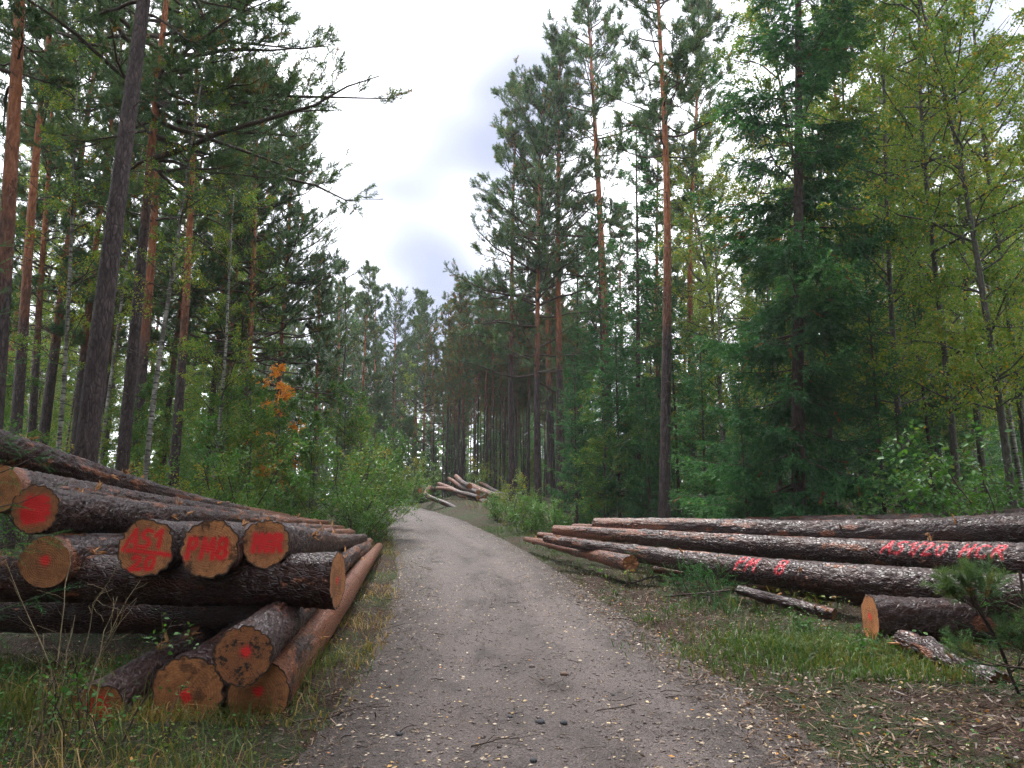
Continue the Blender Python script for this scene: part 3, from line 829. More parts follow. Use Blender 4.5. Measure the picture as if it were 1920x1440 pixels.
TR = np.random.default_rng(5)
TUFT = needle_tuft(TR, 16, 0.118, 0.022, 0.8, 0.22)
TUFT_NEAR = needle_tuft(TR, 70, 0.062, 0.0058, 0.85, 0.16)
SPRIG = needle_tuft(TR, 12, 0.092, 0.037, 0.7, 0.30, True)
SPRIG_NEAR = needle_tuft(TR, 60, 0.024, 0.0042, 0.95, 0.24, True)
LEAF = (np.array([[0, 0, 0], [0.5, 0.30, 0.05], [1, 0, -0.06], [0.5, -0.30, 0.05]]), np.array([[0, 1, 2], [0, 2, 3]]))
_lv = [[0, 0, 0], [0.28, 0.26, 0.05], [0.62, 0.25, 0.04], [1, 0, -0.10], [0.62, -0.25, 0.04], [0.28, -0.26, 0.05], [0.3, 0, -0.02], [0.65, 0, -0.04]]
LEAF_NEAR = (np.array(_lv, float), np.array([[0, 1, 6], [1, 2, 6], [2, 7, 6], [2, 3, 7], [3, 4, 7], [4, 5, 6], [4, 6, 7], [5, 0, 6]]))

def leaf_mesh(name, tpl, pos, D, s, rng, mat, tint, roll=None, wood=None, wmat=None):
    """foliage instances, with the limbs (wood = verts, quads) that carry them in the same mesh"""
    M = frames(D, rng, roll)
    V, F = inst(tpl[0], tpl[1], pos, M, s)
    tn = np.repeat(np.clip(tint, 0, 1), len(tpl[0]))
    if wood is None:
        return build_mesh(name, V, F, mat, attrs={'tint': tn})
    WV, WF = wood
    return build_mesh(name, np.concatenate([V, WV]), [F, WF + len(V)], [mat, wmat], attrs={'tint': np.concatenate([tn, np.zeros(len(WV))])},
                      midx=np.concatenate([np.zeros(len(F), int), np.ones(len(WF), int)]))

def curve_pts(p0, d0, L, m, bendv, rng=None, jit=0.0):
    """B polylines from p0 (B,3) in direction d0 (B,3), length L (B,), bending by bendv (B,3) along"""
    t = np.linspace(0, 1, m)[None, :, None]
    P = p0[:, None] + d0[:, None] * (L[:, None, None] * t) + bendv[:, None] * (L[:, None, None] * t ** 2)
    if jit and rng is not None:
        P = P + np.cumsum(rng.normal(size=P.shape), axis=1) * (jit * L[:, None, None]) * (t > 0)
    return P

def along(P, idx, t):
    """points and tangents on polylines P[idx] at parameter t"""
    m = P.shape[1]
    x = np.clip(t * (m - 1), 0, m - 1.001)
    i = x.astype(int); f = (x - i)[:, None]
    a, b = P[idx, i], P[idx, i + 1]
    return a + (b - a) * f, unit(b - a)

def trunk_curve(rng, H, r0, rt, lean, m=26, wob=0.012, flare=0.35, power=0.85):
    t = np.linspace(0, 1, m)
    ph = rng.uniform(0, 6.28, 4)
    P = np.stack([lean[0] * H * t + wob * H * (np.sin(3.1 * t + ph[0]) - math.sin(ph[0])) * t + 0.3 * wob * H * np.sin(9 * t + ph[1]) * t,
                  lean[1] * H * t + wob * H * (np.sin(2.7 * t + ph[2]) - math.sin(ph[2])) * t, H * t - 0.25 * (t == 0)], -1)
    R = rt + (r0 - rt) * (1 - t) ** power + flare * r0 * np.exp(-t * H / 0.5)
    return P, R

def gen_pine(seed, H=22, r0=0.2, cb=0.5, cr=3.2, nb=64, dead=16, lean=(0, 0), tuft=TUFT, up=0.35, sub=8, ntuft=9, brown=0.05, needle_scale=1.0, droop=0.0, wob=0.012, azbias=None, bark=None):
    rng = np.random.default_rng(seed)
    P, R = trunk_curve(rng, H, r0, 0.02, lean, wob=wob)
    tv, tf = tubes(P[None], R[None], 14)
    tr = build_mesh("trunk", tv, tf, bark or M_PINE, smooth=True)
    h = cb + (1 - cb) * np.sort(rng.uniform(0, 1, nb)) ** 0.9
    tt = (h - cb) / (1 - cb)
    az = np.arange(nb) * 2.39996 + rng.normal(size=nb) * 0.5
    if azbias is not None:
        az = np.where(rng.uniform(size=nb) < azbias[1], azbias[0] + rng.normal(size=nb) * 0.6, az)
    p0, _ = along(P[None], np.zeros(nb, int), h)
    L = cr * (0.28 + 0.72 * (1 - tt) ** 0.75) * rng.uniform(0.55, 1.12, nb) * np.where(tt < 0.12, rng.uniform(0.5, 1.1, nb), 1)
    el = -0.12 - droop + tt * 0.95 + rng.normal(size=nb) * 0.15
    d0 = np.stack([np.cos(az) * np.cos(el), np.sin(az) * np.cos(el), np.sin(el)], -1)
    bend = np.stack([rng.normal(size=nb) * 0.12, rng.normal(size=nb) * 0.12, up * rng.uniform(0.1, 1.0, nb) - droop * 0.3], -1)
    Bp = curve_pts(p0, d0, L, 8, bend, rng, 0.018)
    Br = (0.012 + 0.014 * L)[:, None] * (1 - 0.85 * np.linspace(0, 1, 8))[None]
    V1, F1 = tubes(Bp, Br, 5)
    # secondary
    bi = np.repeat(np.arange(nb), sub)
    ts = rng.uniform(0.28, 1.0, nb * sub)
    q0, qt = along(Bp, bi, ts)
    side = np.where(rng.uniform(size=len(bi)) < 0.5, 1, -1)[:, None]
    lat = unit(np.cross(qt, np.array([0, 0, 1.0]))) * side
    d1 = unit(qt * 0.75 + lat * rng.uniform(0.25, 1.0, (len(bi), 1)) + np.array([0, 0, 1.0]) * rng.uniform(-0.1, 0.55, (len(bi), 1)))
    L1 = L[bi] * (0.42 * (1.15 - ts)) * rng.uniform(0.6, 1.3, len(bi)) + 0.18
    Sp = curve_pts(q0, d1, L1, 4, np.tile([0, 0, 0.22], (len(bi), 1)), rng, 0.03)
    V2, F2 = tubes(Sp, 0.007 * np.ones((len(bi), 4)) * np.array([1.2, 1, 0.8, 0.5]), 3)
    # dead twigs below the crown
    nd = max(dead, 1)
    hd = rng.uniform(cb * 0.35, cb * 1.05, nd)
    pd, _ = along(P[None], np.zeros(nd, int), hd)
    ad = rng.uniform(0, 6.28, nd)
    dd = np.stack([np.cos(ad), np.sin(ad), rng.uniform(-0.35, 0.25, nd)], -1)
    Dp = curve_pts(pd, dd, rng.uniform(0.3, 1.0, nd) * cr * 0.45, 5, np.stack([rng.normal(size=nd) * 0.2, rng.normal(size=nd) * 0.2, rng.uniform(-0.35, 0.1, nd)], -1), rng, 0.05)
    V3, F3 = tubes(Dp, np.tile(0.014 * (1 - 0.8 * np.linspace(0, 1, 5)), (nd, 1)), 4)
    LV = np.concatenate([V1, V2, V3]); LF = np.concatenate([F1, F2 + len(V1), F3 + len(V1) + len(V2)])
    # needle tufts
    si = np.repeat(np.arange(len(bi)), ntuft)
    tq = rng.uniform(0.25, 1.0, len(si))
    n0, nt = along(Sp, si, tq)
    Dn = unit(nt + rng.normal(size=nt.shape) * 0.55 + np.array([0, 0, 0.35]))
    clump = vnoise(n0[:, 0] * 0.8, n0[:, 1] * 0.8, n0[:, 2] * 0.8, seed)
    tint = 0.22 + 0.55 * clump + rng.normal(size=len(si)) * 0.13
    old = rng.uniform(size=len(si)) < brown
    tint = np.where(old, 1.0, np.clip(tint, 0, 0.9))
    cr_ = leaf_mesh("crown", tuft, n0, Dn, needle_scale * rng.uniform(0.8, 1.35, len(si)), rng, M_NEED_P, tint, None, (LV, LF), M_TWIG)
    return [("trunk", tr), ("crown", cr_)]

def gen_spruce(seed, H=20, r0=0.16, cb=0.06, cr=2.6, whorl=0.42, per=5, tpl=SPRIG, dens=1.0, brown=0.01, gaps=0.12, lean=(0, 0), sprig_scale=1.0, power=0.8, droop=0.25, jit=0.5):
    rng = np.random.default_rng(seed)
    P, R = trunk_curve(rng, H, r0, 0.012, lean, wob=0.004)
    tv, tf = tubes(P[None], R[None], 12)
    tr = build_mesh("trunk", tv, tf, M_SPRB, smooth=True)
    hs = np.arange(cb * H, H - 0.25, whorl)
    h = np.repeat(hs, per) + rng.uniform(-jit, jit, len(hs) * per) * whorl
    keep = rng.uniform(size=len(h)) > gaps
    h = np.clip(h[keep], 0, H * 0.99); nb = len(h)
    tt = h / H
    az = rng.uniform(0, 6.28, nb)
    L = cr * ((1 - tt) ** power) * rng.uniform(0.6, 1.15, nb) + 0.15
    L = np.where(tt < 0.22, L * rng.uniform(0.55, 1.0, nb), L)
    el = -0.22 - droop * (1 - tt) + tt * 0.9 + rng.normal(size=nb) * 0.10
    d0 = np.stack([np.cos(az) * np.cos(el), np.sin(az) * np.cos(el), np.sin(el)], -1)
    p0, _ = along(P[None], np.zeros(nb, int), tt)
    bend = np.stack([rng.normal(size=nb) * 0.05, rng.normal(size=nb) * 0.05, 0.18 + 0.15 * (1 - tt)], -1)
    Bp = curve_pts(p0, d0, L, 7, bend, rng, 0.01)
    V1, F1 = tubes(Bp, (0.006 + 0.008 * L)[:, None] * (1 - 0.85 * np.linspace(0, 1, 7))[None], 4)
    # side shoots in a flat, hanging spray
    step = 0.062 / dens
    cnt = np.maximum(3, (L / step).astype(int))
    bi = np.repeat(np.arange(nb), cnt)
    ts = 0.12 + 0.88 * rng.uniform(0, 1, len(bi)) ** 0.8
    q0, qt = along(Bp, bi, ts)
    side = np.where(rng.uniform(size=len(bi)) < 0.5, 1, -1)[:, None]
    lat = unit(np.cross(qt, np.array([0, 0, 1.0]))) * side
    d1 = unit(qt * 0.6 + lat * rng.uniform(0.35, 1.0, (len(bi), 1)) - np.array([0, 0, 1.0]) * rng.uniform(0.0, 0.55, (len(bi), 1)))
    L1 = np.clip(L[bi] * 0.34 * (1.12 - ts), 0.12, 0.8) * rng.uniform(0.7, 1.3, len(bi))
    Sp = curve_pts(q0, d1, L1, 3, np.tile([0, 0, -0.35], (len(bi), 1)))
    ns = np.maximum(1, np.round(L1 / (0.17 * sprig_scale)).astype(int))
    si = np.repeat(np.arange(len(bi)), ns)
    k = np.concatenate([np.arange(c) for c in ns])
    tq = (k + 0.15) / ns[si]
    n0, nt = along(Sp, si, tq)
    Dn = unit(nt + rng.normal(size=nt.shape) * 0.22)
    # tip shoot on each branch
    e0, et = along(Bp, np.arange(nb), np.full(nb, 0.97))
    n0 = np.concatenate([n0, e0]); Dn = np.concatenate([Dn, et])
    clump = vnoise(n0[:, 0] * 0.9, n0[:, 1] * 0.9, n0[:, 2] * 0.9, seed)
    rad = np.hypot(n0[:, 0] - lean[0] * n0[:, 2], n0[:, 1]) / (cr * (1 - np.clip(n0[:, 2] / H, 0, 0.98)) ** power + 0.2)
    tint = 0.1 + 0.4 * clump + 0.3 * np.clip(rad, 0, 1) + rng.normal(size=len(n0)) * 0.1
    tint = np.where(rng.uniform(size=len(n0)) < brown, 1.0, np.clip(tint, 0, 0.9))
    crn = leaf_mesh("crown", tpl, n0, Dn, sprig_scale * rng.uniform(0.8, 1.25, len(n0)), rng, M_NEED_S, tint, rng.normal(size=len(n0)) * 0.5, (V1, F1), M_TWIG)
    return [("trunk", tr), ("crown", crn)]

def gen_broadleaf(seed, H=14, r0=0.09, cb=0.3, cr=2.2, nb=34, sub=8, nleaf=46, leaf=0.055, tint=(0.45, 0.28), mat=None, bark=None, rise=0.75, lean=(0, 0), tpl=LEAF, hang=0.35, wob=0.02, spread=0.22):
    rng = np.random.default_rng(seed)
    P, R = trunk_curve(rng, H, r0, 0.008, lean, wob=wob, flare=0.2)
    tv, tf = tubes(P[None], R[None], 10)
    tr = build_mesh("trunk", tv, tf, bark or M_BIRCH, smooth=True)
    h = cb + (0.98 - cb) * rng.uniform(0, 1, nb)
    tt = (h - cb) / (1 - cb)
    az = rng.uniform(0, 6.28, nb)
    L = cr * (0.35 + 0.65 * np.sin(np.pi * np.clip(0.25 + 0.7 * tt, 0, 1))) * rng.uniform(0.5, 1.2, nb)
    el = rise * rng.uniform(0.5, 1.2, nb)
    d0 = np.stack([np.cos(az) * np.cos(el), np.sin(az) * np.cos(el), np.sin(el)], -1)
    p0, _ = along(P[None], np.zeros(nb, int), h)
    Bp = curve_pts(p0, d0, L, 7, np.stack([rng.normal(size=nb) * 0.1, rng.normal(size=nb) * 0.1, rng.uniform(-0.35, 0.15, nb)], -1), rng, 0.03)
    V1, F1 = tubes(Bp, (0.004 + 0.010 * L)[:, None] * (1 - 0.85 * np.linspace(0, 1, 7))[None], 4)
    bi = np.repeat(np.arange(nb), sub)
    ts = rng.uniform(0.2, 1.0, len(bi))
    q0, qt = along(Bp, bi, ts)
    d1 = unit(qt + rng.normal(size=qt.shape) * 0.65)
    L1 = L[bi] * 0.42 * rng.uniform(0.5, 1.2, len(bi)) * (1.2 - ts) + 0.15
    Sp = curve_pts(q0, d1, L1, 4, np.tile([0, 0, -hang], (len(bi), 1)), rng, 0.03)
    V2, F2 = tubes(Sp, 0.004 * np.ones((len(bi), 4)) * np.array([1.3, 1, 0.8, 0.5]), 3)
    wood = (np.concatenate([V1, V2]), np.concatenate([F1, F2 + len(V1)]))
    si = np.repeat(np.arange(len(bi)), nleaf)
    n0, nt = along(Sp, si, rng.uniform(0.05, 1, len(si)))
    n0 = n0 + rng.normal(size=n0.shape) * (spread * L1[si][:, None] * 0.5)
    Dn = unit(rng.normal(size=n0.shape) + nt * 0.5 - np.array([0, 0, 0.5]))
    cl = vnoise(n0[:, 0] * 0.7, n0[:, 1] * 0.7, n0[:, 2] * 0.5, seed)
    tn = tint[0] + tint[1] * (cl - 0.5) * 2 + rng.normal(size=len(si)) * 0.13
    tn = np.where(rng.uniform(size=len(si)) < 0.07, rng.uniform(0.75, 1.0, len(si)), tn)
    crn = leaf_mesh("crown", tpl, n0, Dn, leaf * rng.uniform(0.65, 1.3, len(si)), rng, mat or M_LEAF_B, tn, None, wood, M_TWIG if bark is None else bark)
    return [("trunk", tr), ("crown", crn)]

def gen_shrub(seed, H=3, R=1.2, stems=9, sub=10, nleaf=26, leaf=0.06, tint=(0.35, 0.3), mat=None, tpl=LEAF, up=1.15, bark=None, names=("stems", "foliage")):
    rng = np.random.default_rng(seed)
    az = rng.uniform(0, 6.28, stems); el = up + rng.normal(size=stems) * 0.2
    L = H * rng.uniform(0.55, 1.05, stems)
    d0 = np.stack([np.cos(az) * np.cos(el) * R / 1.2, np.sin(az) * np.cos(el) * R / 1.2, np.sin(el)], -1)
    p0 = np.stack([rng.normal(size=stems) * 0.12 * R, rng.normal(size=stems) * 0.12 * R, np.full(stems, -0.08)], -1)
    Bp = curve_pts(p0, d0, L, 8, np.stack([np.cos(az) * 0.12, np.sin(az) * 0.12, -0.1 + 0 * az], -1), rng, 0.02)
    V1, F1 = tubes(Bp, (0.004 + 0.005 * L)[:, None] * (1 - 0.85 * np.linspace(0, 1, 8))[None], 5)
    bi = np.repeat(np.arange(stems), sub)
    ts = rng.uniform(0.18, 1.0, len(bi))
    q0, qt = along(Bp, bi, ts)
    d1 = unit(qt * 0.6 + rng.normal(size=qt.shape) * 0.75 + np.array([0, 0, 0.15]))
    L1 = H * 0.26 * rng.uniform(0.5, 1.3, len(bi)) * (1.25 - 0.7 * ts)
    Sp = curve_pts(q0, d1, L1, 4, np.tile([0, 0, -0.15], (len(bi), 1)), rng, 0.03)
    V2, F2 = tubes(Sp, 0.0035 * np.ones((len(bi), 4)) * np.array([1.3, 1, 0.8, 0.5]), 3)
    st = build_mesh(names[0], V1, F1, bark or M_TWIG, smooth=True)
    si = np.repeat(np.arange(len(bi)), nleaf)
    n0, nt = along(Sp, si, rng.uniform(0.05, 1, len(si)))
    n0 = n0 + rng.normal(size=n0.shape) * leaf * 0.9
    Dn = unit(rng.normal(size=n0.shape) * np.array([1, 1, 0.5]) + nt * 0.6 - np.array([0, 0, 0.2]))
    cl = vnoise(n0[:, 0] * 0.9, n0[:, 1] * 0.9, n0[:, 2] * 0.9, seed)
    tn = tint[0] + tint[1] * (cl - 0.5) * 2 + rng.normal(size=len(si)) * 0.12
    fo = leaf_mesh(names[1], tpl, n0, Dn, leaf * rng.uniform(0.6, 1.3, len(si)), rng, mat or M_LEAF_G, tn, rng.normal(size=len(si)) * 0.7, (V2, F2), bark or M_TWIG)
    return [(names[0], st), (names[1], fo)]

def plant(name, parts, x, y, label, cat, group=None, rz=0.0, scale=1.0, tilt=(0, 0), dz=-0.05, zs=None):
    root = add(name, None, loc=(x, y, float(gz(x, y)) + dz), rot=(tilt[0], tilt[1], rz), scale=(scale, scale, scale * (zs or 1)), label=label, cat=cat, group=group)
    for n, me in parts:
        add(n, me, root, kind="stuff" if n in ("crown", "foliage", "stems") else None)
    return root

# ------------------------------------------------------------------ trees that stand out
PX = lambda px, Y: xat(px, Y)
pineA = gen_pine(101, H=24, r0=0.21, cb=0.46, cr=3.0, nb=74, dead=26)
pineB = gen_pine(102, H=23, r0=0.18, cb=0.52, cr=2.7, nb=64, dead=30, lean=(0.015, 0))
pineC = gen_pine(103, H=20, r0=0.15, cb=0.36, cr=2.5, nb=74, dead=22, brown=0.08)
pineD = gen_pine(104, H=22, r0=0.17, cb=0.24, cr=4.8, nb=96, dead=10, sub=9, ntuft=8, up=0.3, brown=0.04)       # low dense crown
pinePole = gen_pine(105, H=15, r0=0.075, cb=0.5, cr=1.1, nb=40, dead=44, sub=5, ntuft=6, brown=0.3)
pineYoung = gen_pine(106, H=9, r0=0.07, cb=0.1, cr=1.9, nb=66, dead=2, sub=7, ntuft=7, up=0.7, brown=0.02)
spruceA = gen_spruce(201, H=25, r0=0.19, cb=0.05, cr=3.1, whorl=0.78, per=8, dens=1.25, gaps=0.10, droop=0.42, brown=0.010, power=0.5, sprig_scale=1.05, jit=0.16)
spruceB = gen_spruce(202, H=17, r0=0.12, cb=0.03, cr=2.3, whorl=0.55, per=6, dens=0.9, gaps=0.15, brown=0.02, jit=0.2, droop=0.35)
spruceC = gen_spruce(203, H=9, r0=0.07, cb=0.02, cr=1.7, whorl=0.30, per=5, dens=0.9, droop=0.1)
birchA = gen_broadleaf(301, H=16, r0=0.085, cb=0.2, cr=2.5, nb=48, sub=8, nleaf=42, leaf=0.068, tint=(0.36, 0.27))
birchB = gen_broadleaf(302, H=14, r0=0.07, cb=0.15, cr=2.3, nb=46, sub=8, nleaf=40, leaf=0.068, tint=(0.24, 0.25))
birchSlim = gen_broadleaf(308, H=15, r0=0.07, cb=0.3, cr=1.5, nb=34, sub=7, nleaf=30, leaf=0.062, tint=(0.40, 0.28))
birchC = gen_broadleaf(303, H=19, r0=0.10, cb=0.2, cr=3.2, nb=60, sub=9, nleaf=50, leaf=0.084, tint=(0.34, 0.30), bark=M_GREYB)
aspen = gen_broadleaf(304, H=7, r0=0.05, cb=0.08, cr=1.8, nb=40, sub=8, nleaf=50, leaf=0.068, tint=(0.35, 0.3), mat=M_LEAF_G, bark=M_GREYB)
aspen2 = gen_broadleaf(307, H=6.5, r0=0.045, cb=0.05, cr=1.7, nb=46, sub=9, nleaf=46, leaf=0.072, tint=(0.45, 0.35), mat=M_LEAF_G, bark=M_GREYB)
maple = gen_broadleaf(305, H=6, r0=0.05, cb=0.2, cr=1.4, nb=26, sub=6, nleaf=30, leaf=0.09, tint=(0.5, 0.3), mat=M_LEAF_O, bark=M_GREYB)
shrubA = gen_shrub(401, H=3.4, R=1.3, stems=12, sub=11, nleaf=40, leaf=0.068, tint=(0.42, 0.34))
shrubB = gen_shrub(402, H=2.4, R=1.3, stems=11, sub=10, nleaf=38, leaf=0.062, tint=(0.74, 0.34))
shrubC = gen_shrub(403, H=1.4, R=1.1, stems=10, sub=9, nleaf=34, leaf=0.055, tint=(0.48, 0.34))
bareT = gen_broadleaf(306, H=9, r0=0.06, cb=0.3, cr=2.2, nb=26, sub=8, nleaf=1, bark=M_GREYB)
T1 = gen_pine(107, H=23, r0=0.225, cb=0.50, cr=4.6, nb=70, dead=10, sub=9, ntuft=8, droop=0.12, azbias=(0.2, 0.45), wob=0.003, bark=M_PINE_DARK)
TD = gen_pine(108, H=20, r0=0.17, cb=0.28, cr=4.6, nb=104, dead=12, sub=10, ntuft=8, droop=0.1, azbias=(0.0, 0.25))

LB, RB = "tall trees of the left wood", "tall trees of the right wood"
def lean_plant(name, parts, bx, by, tx, ty, Y, label, cat, group, rz=0.0, scale=1.0):
    """stand a tree so that its trunk passes through two points of the picture at depth Y"""
    a, b = at(bx, by, Y), at(tx, ty, Y)
    k = (b[0] - a[0]) / (b[2] - a[2])
    g = float(gz(a[0], Y))
    x0 = a[0] - k * (a[2] - g)
    root = plant(name, parts, x0, Y, label, cat, group, 0.0, scale)
    root.rotation_mode = 'ZYX'
    root.rotation_euler = (Matrix.Rotation(math.atan(k), 3, 'Y') @ Matrix.Rotation(rz, 3, 'Z')).to_euler('ZYX')
    return root

lean_plant("pine_tree", T1, 160, 860, 262, 60, 14.0, "nearest thick dark pine trunk behind the left log pile, leaning right", "tree", LB)
T2 = gen_pine(109, H=22, r0=0.175, cb=0.47, cr=5.9, nb=84, dead=14, sub=15, ntuft=8, droop=0.16, up=0.25, azbias=(-0.1, 0.42), wob=0.004, bark=mat_pine_trunk('brown_pine_trunk_bark', 0.42, 0.62))
lean_plant("pine_tree", T2, 229, 880, 290, 230, 19.0, "slimmer dark pine right beside the thick leaning pine", "tree", LB, 0.0)
lean_plant("pine_tree", pineA, 8, 540, 46, 60, 16.0, "orange barked pine at the left picture edge", "tree", LB, 2.0)
lean_plant("pine_tree", pineB, 38, 760, 104, 100, 22.0, "pale brown pine second from the left edge", "tree", LB, 3.1)
lean_plant("pine_tree", pineA, 263, 745, 302, 350, 27.0, "orange pine trunk seen between thick leaning pine and birch stem", "tree", LB, 4.0)
for px0, py0, px1, py1, Yd, k, lb in ((70, 700, 118, 150, 27, pineC, "slim orange brown pine third from the left edge"), (150, 720, 196, 180, 29, pineB, "thin pine trunk just left of the thick leaning pine"),
        (200, 700, 236, 200, 30, pineC, "thin pine peeping out right behind the thick leaning pine"), (345, 660, 372, 330, 26, pineB, "slim dark pine right of the orange one in the left wood"),
        (400, 690, 420, 400, 33, pineC, "brown pine trunk in the middle of the left wood"), (435, 700, 452, 420, 37, pineB, "slim pine trunk left of the reddish one")):
    lean_plant("pine_tree", k, px0, py0, px1, py1, Yd, lb, "tree", LB, px0 * 0.37)
lean_plant("birch_tree", birchSlim, 274, 890, 312, 530, 18.0, "slender white birch stem right of the dark pines", "tree", LB, 0.4)
lean_plant("birch_tree", birchSlim, 118, 780, 168, 330, 19.0, "spotted birch left of the thick leaning pine", "tree", LB, 2.4)
lean_plant("pine_tree", pineC, 328, 650, 366, 300, 31.0, "dark pine trunk in the left wood above the young birches", "tree", LB, 2.2)
lean_plant("pine_tree", pineC, 458, 690, 470, 540, 34.0, "reddish pine trunk left of the orange maple", "tree", LB, 5.2)
lean_plant("pine_tree", TD, 462, 700, 468, 400, 31.0, "dark bushy pine whose crown leans out over the road gap", "tree", LB, 0.0)
lean_plant("pine_tree", pineD, 520, 700, 530, 380, 36.0, "dark pine at the inner edge of the left wood", "tree", LB, 0.9, 0.92)
lean_plant("pine_tree", pineC, 597, 735, 612, 470, 34.0, "thin grey pine standing free at the road gap with few branches", "tree", LB, 0.5, 0.60)
lean_plant("bare_tree", bareT, 640, 700, 655, 480, 36.0, "leafless tree top against the sky left of the road gap", "tree", None, 0.5, 1.35)
lean_plant("maple_tree", maple, 520, 690, 525, 500, 28.5, "small orange leaved tree glowing in the left wood", "tree", None, 0.3, 1.05)

lean_plant("pine_tree", pineB, 1245, 970, 1250, 60, 25.0, "tall slim orange pine right of centre rising out of the picture", "tree", RB, 0.5, 1.08)
lean_plant("pine_tree", pineA, 1142, 880, 1129, 220, 37.0, "orange pine with high broad crown left of the tall slim one", "tree", RB, 1.5, 1.25)
lean_plant("pine_tree", pineC, 960, 900, 954, 560, 41.0, "orange and black pine trunk just right of the far log pile", "tree", RB, 2.5, 1.22)
lean_plant("pine_tree", pineD, 1008, 905, 1002, 600, 39.0, "grey brown pine second right of the far log pile", "tree", RB, 0.6, 1.08)
lean_plant("pine_tree", pineA, 1053, 880, 1040, 420, 39.0, "dark pine trunk third right of the far log pile", "tree", RB, 4.5, 1.1)
lean_plant("pine_tree", pineB, 1300, 620, 1303, 100, 38.0, "slim pine close right of the tall orange pine, farther back", "tree", RB, 3.0, 1.2)
lean_plant("spruce_tree", spruceB, 1196, 970, 1199, 480, 29.0, "slender dark spruce between the two tall orange pines", "tree", RB, 1.0)
lean_plant("spruce_tree", spruceA, 1495, 640, 1490, 20, 19.5, "huge dark green spruce above the right log pile", "tree", RB, 0.4)


GAPG = "far conifers beyond the bend"
lean_plant("pine_tree", pineC, 704, 800, 705, 650, 63.0, "hazy pine at the left side of the low sky gap", "tree", GAPG, 1.0, 0.92)
lean_plant("pine_tree", pineD, 738, 800, 738, 650, 72.0, "hazy pine standing in the very bottom of the sky gap", "tree", GAPG, 2.0, 0.95)
lean_plant("pine_tree", pineC, 676, 800, 678, 650, 58.0, "hazy pine just right of the leafless tree top", "tree", GAPG, 3.0, 0.95)
lean_plant("pine_tree", pineYoung, 722, 830, 722, 700, 57.0, "pale young pine right at the bend below the sky gap", "tree", GAPG, 4.0, 0.9)

# ------------------------------------------------------------------ the woods behind, tree by tree
def scatter(n, xr, yr, mind, seed, corridor=5.0, taken=None):
    r = np.random.default_rng(seed)
    pts = []
    taken = list(taken or [])
    for _ in range(n * 60):
        x, y = r.uniform(*xr), r.uniform(*yr)
        if abs(x) > 0.70 * y + 1.0: continue
        if abs(float(road_d(x, y))) < corridor and y < 66: continue
        if any((x - a) ** 2 + (y - b) ** 2 < mind ** 2 for a, b in taken): continue
        taken.append((x, y)); pts.append((x, y))
        if len(pts) >= n: break
    return pts

MARKS = [(-300, "at the far left edge"), (90, "left of the thick leaning pine"), (215, "between the thick leaning pine and the white birch"),
         (330, "right of the white birch stem"), (450, "left of the orange maple"), (540, "right of the orange maple"), (620, "at the left rim of the road gap"),
         (720, "straight above the bend of the road"), (800, "above the left end of the far log pile"), (870, "above the far log pile"), (950, "right of the far log pile"), (1060, "left of the two tall orange pines"),
         (1150, "between the two tall orange pines"), (1260, "between the tall slim pine and the huge spruce"), (1400, "behind the huge spruce"),
         (1590, "right of the huge spruce"), (1720, "near the right edge"), (1830, "at the far right edge")]
def where(x, y):
    px = 960 + FPX * x / y
    s = [m for p, m in MARKS if p <= px][-1]
    return s
def depth_word(y):
    return "close" if y < 24 else "mid distance" if y < 36 else "distant" if y < 55 else "farthest"

def wood(pts, kinds, name, look, group, seed, cat="tree", smin=0.8, smax=1.12):
    r = np.random.default_rng(seed)
    for i, (x, y) in enumerate(pts):
        k = kinds[int(r.integers(len(kinds)))]
        s_ = float(r.uniform(smin, smax)); px_ = 960 + FPX * x / y
        if y > 56 and 690 < px_ < 835: s_ *= 0.82          # the gap above the bend stays low
        plant(name, k, x, y, f"{depth_word(y)} {look} {where(x, y)}", cat, group, float(r.uniform(0, 6.28)), s_, (float(r.normal() * 0.015), float(r.normal() * 0.02)))

# left wood
pl = scatter(36, (-62, -9), (24, 95), 2.4, 1, 6.5)
wood(pl, [pineA, pineB, pineC], "pine_tree", "pine", "background pines of the left wood", 11)
pl2 = scatter(36, (-44, -8), (23, 62), 1.7, 2, 7.0, pl)
wood(pl2, [birchA, birchB, birchSlim, birchB], "birch_tree", "yellowing birch", "background birches of the left wood", 12)
pl3 = scatter(60, (-48, -7.5), (19, 72), 1.3, 3, 5.0, pl + pl2)
wood(pl3, [aspen, shrubA, aspen, aspen2], "young_tree", "leafy young tree", "young broadleaf trees of the left wood", 13, smin=0.7)
# right wood
pr = scatter(44, (2, 64), (30, 95), 2.4, 4, 6.5)
wood(pr, [pineA, pineB, pineC], "pine_tree", "pine", "background pines of the right wood", 14)
pr2 = scatter(26, (4, 46), (23, 75), 1.9, 5, 7.0, pr)
wood(pr2, [spruceB, spruceC, spruceB], "spruce_tree", "dark spruce", "background spruces of the right wood", 15)
pr3 = scatter(34, (8, 42), (16, 52), 1.7, 6, 8.0, pr + pr2)
wood(pr3, [birchA, birchC, birchC], "birch_tree", "yellow green birch", "background birches of the right wood", 16)
pr4 = scatter(44, (3, 50), (24, 80), 1.5, 26, 5.5, pr + pr2 + pr3)
wood(pr4, [aspen, spruceC, aspen2, aspen2], "young_tree", "young understorey tree", "young trees of the right wood", 20, smin=0.6)
